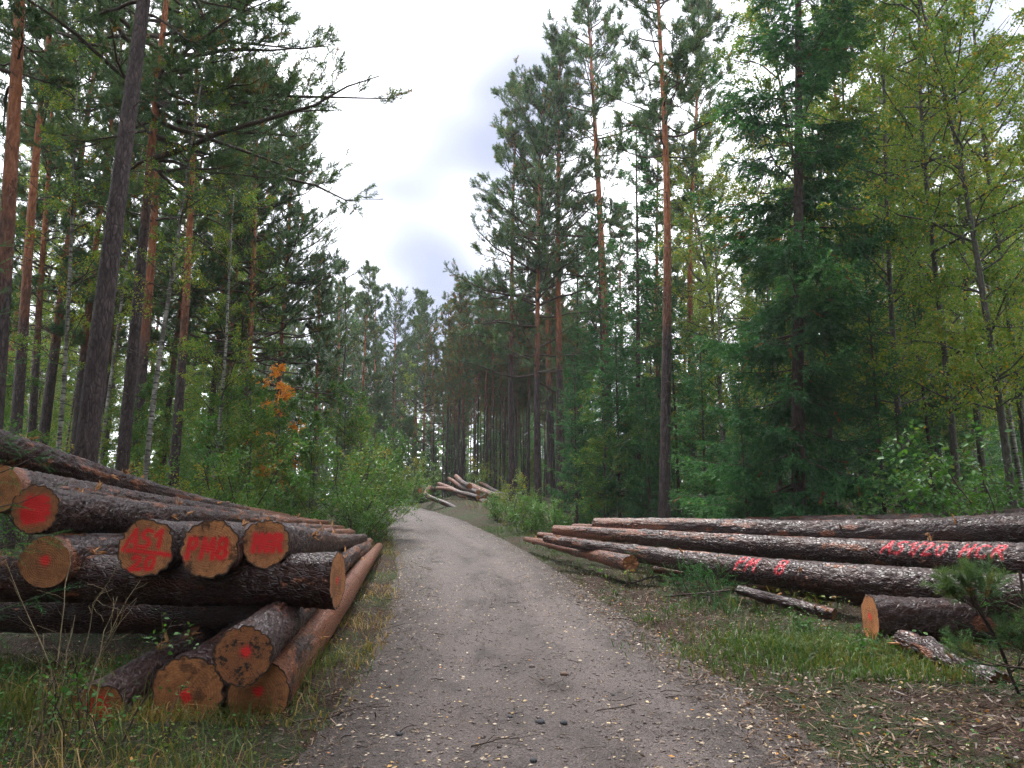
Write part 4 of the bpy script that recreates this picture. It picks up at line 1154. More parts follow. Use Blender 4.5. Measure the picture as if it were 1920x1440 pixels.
# head of the valley, beyond the bend
pc = scatter(46, (-30, 6), (64, 130), 2.4, 7, 3.0)
wood(pc, [pineC, pineD, pineA, spruceB], "pine_tree", "hazy conifer", "far conifers beyond the bend", 17, smin=0.8, smax=1.12)
pc2 = scatter(40, (-26, 2), (57, 84), 1.6, 8, 3.5, pc)
wood(pc2, [pineYoung, aspen, pineYoung, aspen2], "young_tree", "pale green young tree", "young trees beyond the bend", 18, smin=0.6, smax=0.9)
pc3 = scatter(30, (-9, 14), (68, 88), 1.5, 27, 3.0, pc + pc2)
wood(pc3, [spruceC, aspen, aspen2], "young_tree", "shadowy young tree", "young trees behind the pole stand", 28, smin=0.7, smax=1.1)
# crowded pole stand behind the far pile
pp = scatter(75, (-5.5, 6), (49, 66), 0.7, 9, 4.0)
wood(pp, [pinePole], "pole_pine", "thin straight pine pole", "pole stand behind the far log pile", 19, smin=0.75, smax=1.1)

# unseen wood added behind and beside the viewer to block front light: one mass
def unseen_shading():
    r = np.random.default_rng(99)
    P, R, LP, LD, Ls = [], [], [], [], []
    for k in range(110):
        for _ in range(50):
            a = r.uniform(0, 2 * np.pi); q = r.uniform(7, 26)
            x, y = q * math.sin(a), q * math.cos(a) - 2
            if abs(x - 0.8) > 4.6 and (y < -4 or abs(x) > 0.85 * max(y, 0) + 6.5): break
        else: continue
        H = r.uniform(15, 22)
        t = np.linspace(0, 1, 6)
        P.append(np.stack([x + 0 * t, y + 0 * t, float(gz(x, y)) - 0.2 + H * t], -1)); R.append(0.2 * (1 - 0.9 * t))
        n = 480
        h = r.uniform(0.12, 1, n); w = 2.6 * (1 - h) ** 0.6 + 0.3
        b = r.uniform(0, 6.28, n); q2 = w * np.sqrt(r.uniform(0, 1, n))
        LP.append(np.stack([x + q2 * np.cos(b), y + q2 * np.sin(b), h * H], -1))
        LD.append(np.stack([np.cos(b), np.sin(b), r.normal(size=n) * 0.4 - 0.2], -1)); Ls.append(r.uniform(0.6, 1.3, n))
    LP = np.concatenate(LP)
    me = leaf_mesh("unseen_shading_wood", LEAF, LP, np.concatenate(LD), np.concatenate(Ls), r, M_NEED_S, r.uniform(0.2, 0.8, len(LP)), None, tubes(np.array(P), np.array(R), 6), M_SPRB)
    add("unseen_shading_wood", me, kind="stuff")
unseen_shading()
def far_wood():
    r = np.random.default_rng(98)
    P, R, LP, LD, Ls = [], [], [], [], []
    for k in range(140):
        x, y = r.uniform(-105, 105), r.uniform(88, 150)
        H = r.uniform(15, 21) * (0.75 if -22 < x < -6 else 1)
        t = np.linspace(0, 1, 6)
        P.append(np.stack([x + 0 * t, y + 0 * t, float(gz(x, y)) - 0.3 + H * t], -1)); R.append(0.17 * (1 - 0.9 * t))
        n = 300
        h = r.uniform(0.02, 1, n); w = 2.6 * (1 - h) ** 0.5 + 0.3
        b = r.uniform(0, 6.28, n); q2 = w * np.sqrt(r.uniform(0, 1, n))
        LP.append(np.stack([x + q2 * np.cos(b), y + q2 * np.sin(b), float(gz(x, y)) + h * H], -1))
        LD.append(np.stack([np.cos(b), np.sin(b), r.normal(size=n) * 0.4 - 0.2], -1)); Ls.append(r.uniform(0.6, 1.2, n))
    LP = np.concatenate(LP)
    me = leaf_mesh("far_wood", LEAF, LP, np.concatenate(LD), np.concatenate(Ls), r, M_LEAF_G, r.uniform(0.0, 0.7, len(LP)), None, tubes(np.array(P), np.array(R), 6), M_SPRB)
    add("far_wood", me, kind="stuff")
far_wood()

# ------------------------------------------------------------------ shrubs and young trees that stand out at the edges
def sh(name, parts, px, Y, label, scale=1.0, rz=0.0, cat="shrub", group=None):
    return plant(name, parts, PX(px, Y), Y, label, cat, group, rz, scale)
SL, SR = "shrubs along the left edge of the wood", "shrubs along the right edge of the wood"
sh("leafy_shrub", shrubB, 690, 25.5, "tall yellow topped shrub at the left road edge before the bend", 1.5, 0.4, group=SL)
sh("leafy_shrub", shrubA, 640, 24.0, "dense green shrub at the tips of the left log pile", 1.25, 1.4, group=SL)
sh("leafy_shrub", shrubA, 712, 28.5, "green shrub where the road's left edge vanishes", 0.95, 2.4, group=SL)
sh("leafy_shrub", shrubC, 700, 23.5, "low dark green bush touching the road beside the shrub line", 0.9, 0.2, group=SL)
sh("young_aspen", aspen2, 585, 25.0, "bushy young tree left of the yellow topped shrub", 0.62, 3.3, "tree", SL)
sh("young_aspen", aspen2, 520, 24.0, "bushy green young tree above the tip of the topmost log", 0.68, 4.3, "tree", SL)
sh("leafy_shrub", shrubA, 460, 21.0, "green shrub behind the middle of the topmost log", 1.2, 5.3, group=SL)
sh("leafy_shrub", shrubB, 385, 19.0, "pale yellow green shrub right of the white birch stem", 1.15, 0.9, group=SL)
sh("leafy_shrub", shrubB, 330, 21.5, "yellowish shrub just right of the birch foot", 1.2, 1.9, group=SL)
sh("leafy_shrub", shrubB, 250, 23.0, "yellow green shrub between the two dark pine trunks", 1.3, 2.9, group=SL)
sh("leafy_shrub", shrubA, 75, 19.0, "green shrub left of the thick leaning pine's foot", 1.25, 3.9, group=SL)
sh("young_aspen", aspen, 20, 24.0, "leafy young tree low at the left edge above the logs", 0.8, 4.9, "tree", SL)
sh("young_aspen", aspen2, 645, 29.0, "taller bushy young tree behind the yellow topped shrub", 0.85, 1.1, "tree", SL)
sh("young_aspen", aspen, 555, 29.0, "tall leafy young tree below the orange maple", 0.85, 0.7, "tree", SL)
sh("young_aspen", aspen2, 470, 27.0, "bushy young tree left of the orange maple's foot", 0.85, 2.7, "tree", SL)
sh("young_aspen", aspen2, 415, 24.0, "yellowish bushy young tree two steps right of the white birch", 0.75, 5.7, "tree", SL)
sh("young_aspen", aspen, 690, 34.0, "young tree rising behind the shrub line at the bend", 0.75, 3.7, "tree", SL)
sh("leafy_shrub", shrubA, 668, 22.6, "dense green bush beside the road at the log tips", 0.8, 3.1, group=SL)
sh("leafy_shrub", shrubC, 590, 22.5, "low brownish bush over the far tips of the left pile", 0.9, 5.9, group=SL)
sh("leafy_shrub", shrubC, 545, 22.8, "low bush left of the log tips at the foot of the shrub line", 1.1, 2.2, group=SL)
sh("leafy_shrub", shrubB, 780, 50.0, "bright yellow green shrub left of the far log pile", 1.5, 0.6, group=SL)
sh("leafy_shrub", shrubB, 752, 54.0, "yellowish shrub at the bend of the road", 1.3, 1.6, group=SL)
sh("leafy_shrub", shrubB, 968, 31.0, "sparse yellow leaved shrub right of the far pile's cut ends", 1.0, 0.3, group=SR)
sh("leafy_shrub", shrubC, 990, 27.0, "low pale leaved bush at the tips of the right log pile", 1.2, 1.3, group=SR)
sh("leafy_shrub", shrubC, 930, 33.0, "low brown green bush on the bank below the far pile", 1.1, 2.3, group=SR)
sh("leafy_shrub", shrubC, 1035, 26.0, "low bush behind the orange tips of the right log pile", 1.1, 3.3, group=SR)
sh("leafy_shrub", shrubB, 900, 46.5, "leafy shrub behind the far log pile", 1.0, 3.3, group=SR)
sh("young_aspen", aspen2, 1120, 30.0, "pale young broadleaf tree glowing among the right spruces", 0.62, 0.4, "tree", SR)
for px, Y, sc, lb in ((1080, 29.5, 0.75, "young spruce behind the tips of the right pile, leftmost"), (1160, 28.0, 0.9, "bushy young spruce left of the slender dark spruce"),
                      (1215, 26.5, 0.6, "small spruce at the foot of the tall slim pine"), (1320, 22.5, 0.72, "young spruce right of the tall slim pine"),
                      (1395, 19.0, 0.5, "grey green small spruce touching the top log of the right pile"), (1560, 22.0, 0.95, "young spruce right below the huge spruce"),
                      (1650, 19.0, 0.85, "broad young spruce between the huge spruce and the large leaved shrub"), (1460, 24.0, 0.9, "young spruce behind the huge spruce's trunk"),
                      (1745, 23.0, 1.0, "dark young spruce behind the large leaved shrub"), (1270, 31.0, 1.1, "mid sized spruce behind the tall slim pine")):
    sh("young_spruce", spruceC, px, Y, lb, sc, px * 0.7, "tree", "young spruces of the right edge")
big_leaf = gen_shrub(404, H=3.6, R=1.7, stems=11, sub=13, nleaf=13, leaf=0.11, tint=(0.30, 0.3), tpl=LEAF_NEAR)
sh("large_leaved_shrub", big_leaf, 1880, 14.8, "large leaved dark green shrub behind the right end of the right pile", 1.0, 0.5)
sh("large_leaved_shrub", big_leaf, 1800, 17.0, "second large leaved shrub, farther back towards the huge spruce", 1.0, 2.5)
for px, Y, sc, lb in ((1690, 20.5, 1.0, "many stemmed yellow green tree right of the huge spruce"), (1790, 18.5, 0.95, "yellow green tree before the right edge"), (1890, 17.0, 0.95, "green and yellow tree at the right edge above the large leaved shrub"), (1840, 22.5, 1.15, "tall yellow green tree in the upper right, second from the edge"), (1760, 25.0, 1.25, "tall yellow green tree behind, filling the upper right"), (1640, 27.0, 1.2, "tall leafy tree showing above right of the huge spruce"), (1925, 23.0, 1.15, "tall tree cut by the right edge, behind the others")):
    sh("broadleaf_tree", birchC, px, Y, lb, sc, px * 1.3, "tree", "yellow green trees of the right edge")

# ------------------------------------------------------------------ small growth and litter (countless: stuff)
def stuff(name, me):
    return add(name, me, kind="stuff")

def grass(name, n, sampler, hmin, hmax, tint, seed, width=0.006, lie=0.5):
    r = np.random.default_rng(seed)
    x, y, dens = sampler(r, n)
    keep = r.uniform(size=len(x)) < dens
    x, y = x[keep], y[keep]
    m = len(x)
    z = surf(x, y) - 0.01
    a = r.uniform(0, 6.28, m); hgt = r.uniform(hmin, hmax, m) * (0.6 + 0.8 * vnoise(x * 1.5, y * 1.5, 0, seed))
    ln = lie * r.uniform(0.3, 1.4, m)
    d = np.stack([np.cos(a), np.sin(a), 0 * a], -1)
    sdv = np.stack([-np.sin(a), np.cos(a), 0 * a], -1)
    b = r.uniform(0, 6.28, m)
    sdv = np.stack([np.cos(b), np.sin(b), 0 * a], -1)
    w = (width * r.uniform(0.6, 1.4, m))[:, None] * sdv
    p = np.stack([x, y, z], -1)
    up = np.array([0, 0, 1.0])
    m1 = p + d * (hgt * ln * 0.25)[:, None] + up * (hgt * 0.55)[:, None]
    m2 = p + d * (hgt * ln * 0.95)[:, None] + up * (hgt * (1 - 0.35 * ln ** 1.5)).clip(0.02)[:, None]
    V = np.stack([p - w, p + w, m1 - w * 0.8, m1 + w * 0.8, m2], 1).reshape(-1, 3)
    o = (np.arange(m) * 5)[:, None]
    F3 = np.concatenate([o + np.array([[0, 1, 3]]), o + np.array([[0, 3, 2]]), o + np.array([[2, 3, 4]])])
    tn = tint[0] + tint[1] * (vnoise(x * 1.1, y * 1.1, 0, seed + 2) - 0.5) * 2 + r.normal(size=m) * 0.18
    return stuff(name, build_mesh(name, V, F3, M_GRASS, attrs={'tint': np.repeat(np.clip(tn, 0, 1), 5)}))

def box_sampler(x0, x1, y0, y1, fn):
    def s(r, n):
        y = y0 + (y1 - y0) * r.uniform(size=n) ** 1.5
        x = r.uniform(x0, x1, n)
        return x, y, fn(x, y)
    return s
patch = lambda x, y, s, k: sstep(0.42, 0.6, fbm(x * s, y * s, 0, k, 2))
grass("tall_grass", 11000, box_sampler(-6.5, -1.25, 4.4, 8.6, lambda x, y: (road_d(x, y) < -1.75 - 0.25 * (y > 6.2)) * (0.35 + 0.65 * patch(x, y, 1.3, 50)) * sstep(-1.6, -2.6, road_d(x, y))), 0.08, 0.30, (0.60, 0.4), 51, 0.0035, 1.2)
grass("verge_grass", 26000, box_sampler(-6, 0, 6, 30, lambda x, y: ((road_d(x, y) < -1.7) & (road_d(x, y) > -3.4)) * (0.25 + 0.75 * patch(x, y, 0.9, 52))), 0.06, 0.2, (0.72, 0.3), 53, 0.005, 1.3)
grass("roadside_grass", 42000, box_sampler(-3, 7, 7.5, 30, lambda x, y: ((road_d(x, y) > 1.75) & (road_d(x, y) < 4.2)) * (0.12 + 0.88 * patch(x, y, 0.75, 54))), 0.06, 0.20, (0.22, 0.32), 55, 0.006, 0.9)
def green_patch(r, n):
    x, y = 3.75 + r.normal(size=n) * 0.8, 9.0 + r.normal(size=n) * 0.6
    return x, y, np.ones(n)
grass("verge_moss", 30000, box_sampler(0.5, 9, 4.4, 14, lambda x, y: (road_d(x, y) > 1.7) * 0.8 * patch(x, y, 1.1, 90)), 0.015, 0.06, (0.35, 0.3), 91, 0.004, 1.4)
grass("green_grass", 13000, box_sampler(-6.5, -1.6, 4.4, 8.0, lambda x, y: (road_d(x, y) < -2.2) * patch(x, y, 0.9, 92)), 0.15, 0.46, (0.25, 0.3), 93, 0.004, 0.8)
grass("bright_grass", 5200, green_patch, 0.08, 0.22, (0.25, 0.2), 56, 0.006, 0.9)
grass("forest_grass", 26000, box_sampler(-24, 24, 12, 50, lambda x, y: (np.abs(road_d(x, y)) > 3.0) * (np.abs(x) < 0.72 * y) * patch(x, y, 0.5, 57)), 0.12, 0.4, (0.45, 0.35), 58, 0.011, 0.9)

def scatter_leaves(name, n, sampler, size, tint, seed, mat, height=0.0, tilt=0.35, tpl=LEAF, lift=0.006):
    r = np.random.default_rng(seed)
    x, y, dens = sampler(r, n)
    k = r.uniform(size=len(x)) < dens
    x, y = x[k], y[k]; m = len(x)
    hz = height * r.uniform(0, 1, m) ** 1.3 if np.isscalar(height) else height(x, y, r)
    pos = np.stack([x, y, surf(x, y) + lift + hz], -1)
    a = r.uniform(0, 6.28, m)
    D = np.stack([np.cos(a), np.sin(a), r.normal(size=m) * tilt * 0.5], -1)
    tn = np.clip(tint(x, y, r, m), 0, 1)
    return stuff(name, leaf_mesh(name, tpl, pos, D, size * r.uniform(0.55, 1.35, m) * (1 if np.isscalar(height) and height == 0 else 0.8 + y * 0.02), r, mat, tn, roll=r.normal(size=m) * tilt))

on_road = lambda x, y: (np.abs(road_d(x, y)) < 1.75) * (0.3 + 0.7 * patch(x, y, 0.8, 60)) * (0.25 + 0.75 * sstep(0.3, 1.6, np.abs(road_d(x, y))))
scatter_leaves("fallen_leaves", 26000, box_sampler(-6, 3, 4.3, 32, on_road), 0.038, lambda x, y, r, m: np.where(r.uniform(size=m) < 0.75, r.normal(0.70, 0.10, m), r.uniform(0.35, 1, m)), 61, M_LITTER, 0.0, 0.28)
off_l = lambda x, y: (road_d(x, y) < -1.6) * 0.8 * np.ones_like(x)
scatter_leaves("fallen_leaves", 5000, box_sampler(-7, 0, 4.3, 20, off_l), 0.038, lambda x, y, r, m: r.beta(1.6, 1.6, m), 62, M_LITTER, 0.0, 0.5)
off_r = lambda x, y: (road_d(x, y) > 1.35) * np.ones_like(x)
scatter_leaves("fallen_leaves", 15000, box_sampler(0.5, 9, 4.3, 18, off_r), 0.040, lambda x, y, r, m: np.where(r.uniform(size=m) < 0.62, r.beta(1.5, 3, m) * 0.75, r.uniform(0.5, 1, m)), 63, M_LITTER, 0.0, 0.55)
und = lambda x, y: (np.abs(road_d(x, y)) > 4.2) * (np.abs(x) < 0.74 * y) * (0.25 + 0.75 * patch(x, y, 0.45, 64))
scatter_leaves("undergrowth", 52000, box_sampler(-34, 34, 12, 62, und), 0.075, lambda x, y, r, m: 0.4 + 0.5 * (vnoise(x * 0.3, y * 0.3, 0, 5) - 0.5) * 2 + r.normal(size=m) * 0.16, 65, M_LEAF_G, lambda x, y, r: 0.75 * r.uniform(size=len(x)) * fbm(x * 0.6, y * 0.6, 0, 66, 2), 0.6)

weedy = lambda x, y: (np.abs(road_d(x, y)) > 2.0) * patch(x, y, 0.9, 67)
scatter_leaves("low_weeds", 9000, box_sampler(-6.5, 7.5, 4.6, 14, weedy), 0.032, lambda x, y, r, m: 0.3 + r.normal(size=m) * 0.2 + 0.4 * (vnoise(x, y, 0, 8) - 0.5), 68, M_LEAF_G, lambda x, y, r: 0.16 * r.uniform(size=len(x)) * (1 + (x < -2.5)), 0.6)

# needle and bark crumbs on the right verge and under the piles
def crumbs(name, n, sampler, seed, mat, lmin, lmax, wmin, wmax, tint=None):
    r = np.random.default_rng(seed)
    x, y, dens = sampler(r, n)
    k = r.uniform(size=len(x)) < dens
    x, y = x[k], y[k]; m = len(x)
    a = r.uniform(0, 6.28, m); L = r.uniform(lmin, lmax, m) * 0.5; w = r.uniform(wmin, wmax, m)
    p = np.stack([x, y, surf(x, y) + 0.004 + r.uniform(0, 0.03, m)], -1)
    d = np.stack([np.cos(a), np.sin(a), r.normal(size=m) * 0.3], -1) * L[:, None]
    s_ = np.stack([-np.sin(a), np.cos(a), r.normal(size=m) * 0.5], -1) * w[:, None]
    V = np.stack([p - d - s_, p - d + s_, p + d + s_, p + d - s_], 1).reshape(-1, 3)
    F = (np.arange(m) * 4)[:, None] + np.array([[0, 1, 2, 3]])
    tn = np.repeat(r.beta(1.3, 3.5, m) if tint is None else tint(r, m), 4)
    return stuff(name, build_mesh(name, V, F, mat, attrs={'tint': tn}))
crumbs("needle_litter", 34000, box_sampler(0.8, 9, 4.2, 15, lambda x, y: (road_d(x, y) > 1.2) * np.ones_like(x)), 71, M_NEEDLE_LITTER, 0.02, 0.11, 0.001, 0.005, lambda r, m: r.beta(1.6, 2.2, m))
crumbs("needle_litter", 12000, box_sampler(-7, 0.2, 4.2, 16, lambda x, y: (road_d(x, y) < -1.3) * np.ones_like(x)), 72, M_NEEDLE_LITTER, 0.02, 0.10, 0.001, 0.005, lambda r, m: r.beta(1.6, 2.2, m))
crumbs("road_litter", 9000, box_sampler(-6, 3, 4.2, 22, lambda x, y: (np.abs(road_d(x, y)) < 1.9) * (0.25 + 0.75 * patch(x, y, 0.9, 73))), 74, M_NEEDLE_LITTER, 0.012, 0.05, 0.0015, 0.005, lambda r, m: r.beta(1.6, 2.0, m))

def pebbles(name, n, sampler, seed, smin, smax):
    r = np.random.default_rng(seed)
    x, y, dens = sampler(r, n)
    k = r.uniform(size=len(x)) < dens
    x, y = x[k], y[k]; m = len(x)
    T = np.array([[1, 0, 0], [-1, 0, 0], [0, 1, 0], [0, -1, 0], [0, 0, 0.65], [0, 0, -0.4]], float)
    TF = np.array([[0, 2, 4], [2, 1, 4], [1, 3, 4], [3, 0, 4], [2, 0, 5], [1, 2, 5], [3, 1, 5], [0, 3, 5]])
    s_ = smin + (smax - smin) * r.uniform(size=m) ** 2.6
    V = (T[None] * (1 + 0.35 * r.normal(size=(m, 6, 1)))) * s_[:, None, None]
    a = r.uniform(0, 6.28, m); c, sn = np.cos(a), np.sin(a)
    V = np.stack([V[..., 0] * c[:, None] - V[..., 1] * sn[:, None], V[..., 0] * sn[:, None] + V[..., 1] * c[:, None], V[..., 2]], -1)
    V += np.stack([x, y, surf(x, y) + 0.1 * s_], -1)[:, None]
    F = (TF[None] + (np.arange(m) * 6)[:, None, None]).reshape(-1, 3)
    return stuff(name, build_mesh(name, V.reshape(-1, 3), F, M_STONE))
pebbles("gravel", 26000, box_sampler(-3, 3, 4.2, 16, lambda x, y: (np.abs(road_d(x, y)) < 1.85) * (0.3 + 0.7 * patch(x, y, 1.1, 75))), 76, 0.004, 0.019)

# ------------------------------------------------------------------ single stones, sticks, boughs
def stone_mesh(seed, mat=M_STONE):
    r = np.random.default_rng(seed)
    u, v = np.meshgrid(np.linspace(0, 2 * np.pi, 14, endpoint=False), np.linspace(0.05, np.pi - 0.05, 9), indexing='ij')
    P = np.stack([np.cos(u) * np.sin(v), np.sin(u) * np.sin(v), 0.62 * np.cos(v)], -1)
    f = 1 + 0.5 * (fbm(P[..., 0] * 1.4 + seed, P[..., 1] * 1.4, P[..., 2] * 1.4, seed, 2) - 0.5)
    P = P * f[..., None]
    i = np.arange(14)[:, None] * 9; i2 = ((np.arange(14) + 1) % 14)[:, None] * 9; j = np.arange(8)[None]
    F = np.stack([i + j, i + j + 1, i2 + j + 1, i2 + j], -1).reshape(-1, 4)
    caps = [np.array([[k * 9 for k in range(14)][::-1]])[:, ::-1], np.array([[k * 9 + 8 for k in range(14)]])]
    return build_mesh("stone", P, [F] + caps, mat, smooth=True)
M_STONE_D = plain("dark_stone", (0.06, 0.06, 0.068), 0.55, 0.4, 20)
M_STONE_B = plain("brown_stone", (0.15, 0.095, 0.07), 0.6, 0.4, 20)
for i, (px, py, sz, mt, lb) in enumerate([(997, 1251, 0.032, M_STONE, "pale round stone in the middle of the road"), (1058, 1266, 0.042, M_STONE_B, "flat brown stone right of the pale round one"),
        (1016, 1275, 0.024, M_STONE_B, "small brown stone below the pale round one"), (1013, 1356, 0.034, M_STONE_D, "bluish dark stone low in the middle of the road"),
        (1057, 1357, 0.028, M_STONE_D, "dark stone right of the bluish one"), (1149, 1304, 0.018, M_STONE_D, "small black stone in the right wheel track"),
        (1000, 1428, 0.026, M_STONE_D, "dark stone at the bottom edge of the road"), (748, 1378, 0.026, M_STONE_D, "dark stone in the left half of the road"),
        (957, 1345, 0.022, M_STONE_D, "small dark stone left of the bluish one"), (1135, 1297, 0.012, M_STONE_D, "tiny black stone beside the wheel track"), (1094, 1288, 0.02, M_STONE, "small grey stone among leaves on the road")]):
    Yd = 5.5
    for _ in range(30):
        p = at(px, py, Yd); Yd += (p[2] - float(surf(p[0], p[1]))) * 2.2
    p = at(px, py, Yd)
    add("stone", stone_mesh(900 + i, mt), loc=(p[0], p[1], float(surf(p[0], p[1])) + sz * 0.25), scale=sz, rot=(0, 0, i * 1.3), label=lb, cat="stone", group="stones on the road")

def on_ground(px, py, Yd=6.0):
    for _ in range(40):
        p = at(px, py, Yd); Yd += (p[2] - float(surf(p[0], p[1]))) * 2.0
    return at(px, py, Yd)
def stick(label, px0, py0, px1, py1, rad, seed, mat=None, forks=2):
    r = np.random.default_rng(seed)
    a, b = on_ground(px0, py0), on_ground(px1, py1)
    t = np.linspace(0, 1, 9)[:, None]
    P = a + (b - a) * t
    P[:, :2] += np.cumsum(r.normal(size=(9, 2)), 0) * 0.012 * np.linalg.norm(b - a)
    P[:, 2] = surf(P[:, 0], P[:, 1]) + rad * 1.2 + 0.02 * np.sin(np.pi * t[:, 0])
    root = add("broken_branch", None, loc=P[0], label=label, cat="branch", group="sticks lying on road and verge")
    Q = P - P[0]
    v, f = tubes(Q[None], (rad * (1 - 0.7 * t[:, 0]))[None], 7)
    add("stem", build_mesh("stem", v, f, mat or M_TWIG, smooth=True), root)
    for k in range(forks):
        i = int(r.integers(2, 7))
        d = unit(Q[i + 1] - Q[i]); a_ = r.choice([-1, 1]) * r.uniform(0.4, 1.0)
        d2 = np.array([d[0] * math.cos(a_) - d[1] * math.sin(a_), d[0] * math.sin(a_) + d[1] * math.cos(a_), r.uniform(0, 0.25)])
        tw = Q[i] + np.outer(np.linspace(0, 1, 5), d2) * r.uniform(0.1, 0.3)
        v, f = tubes(tw[None], np.full((1, 5), rad * 0.4) * np.linspace(1, 0.4, 5), 5)
        add("side_twig", build_mesh("side_twig", v, f, mat or M_TWIG, smooth=True), root)
stick("dark broken branch before the lowest logs at the left road edge", 540, 1358, 730, 1328, 0.010, 1, forks=3)
stick("short stick on the road above the bottom edge", 745, 1378, 780, 1362, 0.007, 2, forks=0)
stick("needle covered twig low in the middle of the road", 880, 1400, 985, 1388, 0.006, 3, forks=3)
stick("thin stick on the right wheel track", 1248, 1309, 1325, 1312, 0.006, 4, forks=1)
stick("dark twig where the road meets the right verge", 1140, 1160, 1240, 1178, 0.009, 5, forks=2)
stick("thin branch lying along the right road edge below the log tips", 1070, 1082, 1160, 1120, 0.010, 6, forks=2)
stick("pale curved stick among leaves in the right corner", 1640, 1412, 1670, 1375, 0.008, 7, M_DRY, 1)
stick("reddish bark strip among the leaves of the right corner", 1715, 1350, 1745, 1365, 0.010, 8, M_WOOD, 0)
stick("long thin stick across the litter near the bottom right", 1815, 1330, 1915, 1380, 0.006, 9, M_DRY, 1)
stick("grey stick low in the bottom right litter", 1590, 1325, 1630, 1350, 0.006, 10, forks=1)

def sticks_stuff(n, seed, sampler):
    r = np.random.default_rng(seed)
    x, y, de = sampler(r, n); k = r.uniform(size=n) < de
    x, y = x[k], y[k]; m = len(x)
    a = r.uniform(0, 6.28, m); L = r.uniform(0.08, 0.4, m)
    t = np.linspace(0, 1, 4)
    P = np.stack([x[:, None] + np.cos(a)[:, None] * L[:, None] * t, y[:, None] + np.sin(a)[:, None] * L[:, None] * t + r.normal(size=(m, 4)) * 0.01, np.zeros((m, 4))], -1)
    P[..., 2] = surf(P[..., 0], P[..., 1]) + 0.008 + r.uniform(0, 0.05, (m, 1)) * t
    v, f = tubes(P, np.full((m, 4), 1) * r.uniform(0.0015, 0.005, (m, 1)), 4)
    stuff("fallen_twigs", build_mesh("fallen_twigs", v, f, M_TWIG))
sticks_stuff(1500, 81, box_sampler(-7, 9, 4.2, 20, lambda x, y: np.where(np.abs(road_d(x, y)) < 1.7, 0.12, 0.9)))

# ------------------------------------------------------------------ plants of the foreground
sap_pine = gen_pine(501, H=1.0, r0=0.010, cb=0.2, cr=0.36, nb=8, dead=3, sub=4, ntuft=4, tuft=TUFT_NEAR, up=0.5, brown=0.06, needle_scale=0.95, wob=0.05)
p = at(1915, 1290, 7.1)
r_ = plant("young_pine", sap_pine, float(p[0]), 7.1, "spindly young pine before the right log pile", "tree", None, 0.0, 1.0, (0.05, -0.44))
sap_spruce = gen_spruce(502, H=1.15, r0=0.014, cb=0.03, cr=0.52, whorl=0.075, per=4, tpl=SPRIG_NEAR, dens=1.1, sprig_scale=0.62, gaps=0.05, droop=0.0, power=0.7)
plant("young_spruce", sap_spruce, PX(1890, 6.9), 6.9, "bright green little spruce in the bottom right corner", "tree", None, 0.3, 1.0)
edge_spruce = gen_spruce(503, H=4.6, r0=0.045, cb=0.05, cr=1.25, whorl=0.2, per=4, tpl=SPRIG_NEAR, dens=0.75, sprig_scale=0.9, gaps=0.15, droop=0.1, power=0.6)
plant("young_spruce", edge_spruce, -5.35, 6.35, "green spruce boughs reaching in from the left edge", "tree", None, 1.3, 1.0)

def sapling(label, px, Y, H, seed, stems=2, nleaf=5, leaf=0.045, sub=6, R=0.7, tint=(0.45, 0.3), group="saplings and weeds of the foreground"):
    g = gen_shrub(seed, H=H, R=R, stems=stems, sub=sub, nleaf=nleaf, leaf=leaf, tint=tint, tpl=LEAF_NEAR, up=1.3)
    return plant("sapling", g, PX(px, Y), Y, label, "sapling", group, 0.0, 1.0)
sapling("leafy sapling before the dark gap of the left pile", 225, 5.35, 1.05, 601, 3, 6, 0.042, 7)
sapling("sparse sapling in the grass left of the leafy one", 130, 5.3, 1.0, 602, 3, 5, 0.036, 6)
sapling("low leafy sapling before the middle lowest log", 310, 5.5, 0.62, 603, 3, 6, 0.034, 5)
sapling("green seedling in the grass at the bottom left", 60, 4.9, 0.5, 604, 4, 6, 0.035, 5)
sapling("small leafy seedling left of the support log's pale end", 1575, 9.2, 0.55, 605, 2, 5, 0.06, 4, tint=(0.3, 0.2))
sapling("seedling with round leaves right before the support log's pale end", 1652, 9.0, 0.6, 606, 2, 4, 0.06, 4, tint=(0.25, 0.2))
sapling("green weed in the bright grass patch", 1590, 8.6, 0.3, 607, 4, 6, 0.06, 5, tint=(0.2, 0.2))
sapling("thin sapling in front of the tips of the right pile", 1165, 13.6, 0.75, 608, 2, 4, 0.06, 4)
def weed(label, px, Y, H, seed, n=4):
    r = np.random.default_rng(seed)
    az = r.uniform(0, 6.28, n)
    d0 = np.stack([np.cos(az) * 0.22, np.sin(az) * 0.22, np.ones(n)], -1)
    P = curve_pts(r.normal(size=(n, 3)) * np.array([0.12, 0.12, 0]), d0, H * r.uniform(0.6, 1.1, n), 9, np.stack([np.cos(az) * 0.15, np.sin(az) * 0.15, -0.05 * np.ones(n)], -1), r, 0.012)
    root = plant("dry_weed", [], PX(px, Y), Y, label, "weed", "dry stalks before the left pile")
    for k in range(n):
        q0, qt = along(P[k:k + 1], np.zeros(7, int), r.uniform(0.35, 0.95, 7))
        Sp = curve_pts(q0, unit(qt + r.normal(size=qt.shape) * 0.7), H * 0.16 * r.uniform(0.4, 1.2, 7), 4, np.zeros((7, 3)), r, 0.04)
        v, f = tubes(P[k:k + 1], np.linspace(0.0065, 0.002, 9)[None], 5)
        v2, f2 = tubes(Sp, np.full((7, 4), 0.002), 3)
        add("stalk", build_mesh("stalk", np.concatenate([v, v2]), np.concatenate([f, f2 + len(v)]), M_DRY), root)
weed("cluster of bare brown stalks before the left pile's painted ends", 175, 5.6, 1.35, 1, 5)
weed("dry stalks at the bottom left rising before the cross log", 110, 5.2, 1.0, 2, 4)
weed("thin bare stalk before the front log of the right pile", 1505, 9.3, 0.75, 3, 1)
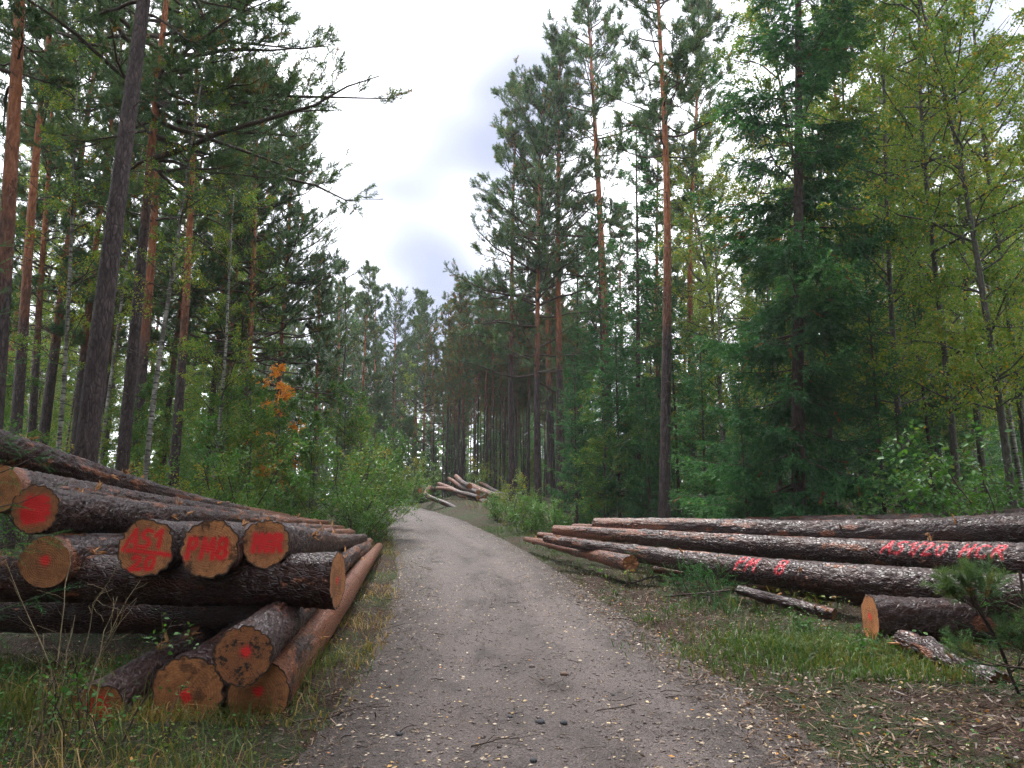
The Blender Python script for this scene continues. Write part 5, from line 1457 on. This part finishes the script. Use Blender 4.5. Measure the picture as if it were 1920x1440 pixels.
weedA = gen_shrub(610, H=0.62, R=0.75, stems=9, sub=7, nleaf=9, leaf=0.042, tint=(0.35, 0.3), tpl=LEAF_NEAR, up=1.0)
for px, Y, sc, rz, lb in ((40, 7.0, 1.1, 0.0, "leafy weed in the shade at the left edge below the cross log"), (150, 6.7, 0.9, 1.0, "leafy weed under the cross log, second from the left edge"),
                          (250, 7.2, 1.0, 2.0, "leafy weed in the black shade left of the middle lowest log"), (20, 5.6, 0.9, 3.0, "leafy weed low at the left edge in the grass"),
                          (1480, 10.4, 0.9, 4.0, "dark leafy weed before the black gap of the right pile"), (1545, 9.6, 0.7, 5.0, "leafy weed left of the support log's seedling"), (1730, 8.6, 0.8, 0.5, "leafy weed between support log and splintered log")):
    sh("leafy_weed", weedA, px, Y, lb, sc, rz, "weed", "leafy weeds by the log piles")
# cut spruce boughs on the right verge
bough = gen_spruce(504, H=1.5, r0=0.014, cb=0.05, cr=0.5, whorl=0.09, per=3, tpl=SPRIG_NEAR, dens=0.9, sprig_scale=0.9, gaps=0.1, droop=0.0)
for px, py, rz, lb in ((1195, 1100, 2.2, "grey green spruce bough lying on the verge below the right pile"), (1265, 1128, 0.4, "second spruce bough lying nearer the road on the right verge"), (1330, 1135, 2.9, "spruce bough partly under the front log of the right pile")):
    p = on_ground(px, py, 11)
    root = add("spruce_bough", None, loc=(p[0], p[1], p[2] + 0.10), rot=(math.radians(82), 0, rz), label=lb, cat="branch", group="cut spruce boughs on the right verge")
    for n_, me_ in bough:
        add({"trunk": "stem", "crown": "needles"}[n_], me_, root, kind="stuff" if n_ == "crown" else None)

# ------------------------------------------------------------------ misty air over the whole place
HB = np.array([[-440, -80, -3], [440, -80, -3], [440, 640, -3], [-440, 640, -3], [-440, -80, 46], [440, -80, 46], [440, 640, 46], [-440, 640, 46]], float)
HF = np.array([[0, 3, 2, 1], [4, 5, 6, 7], [0, 1, 5, 4], [1, 2, 6, 5], [2, 3, 7, 6], [3, 0, 4, 7]])
hz = NT("misty_air")
pv = hz.node("ShaderNodeVolumePrincipled")
pv.inputs['Color'].default_value = (0.92, 0.95, 1.0, 1)
pv.inputs['Density'].default_value = 0.0006
pv.inputs['Anisotropy'].default_value = 0.2
hz.l.new(pv.outputs['Volume'], hz.out.inputs['Volume'])
add("haze", build_mesh("haze", HB, HF, hz.m), kind="stuff")
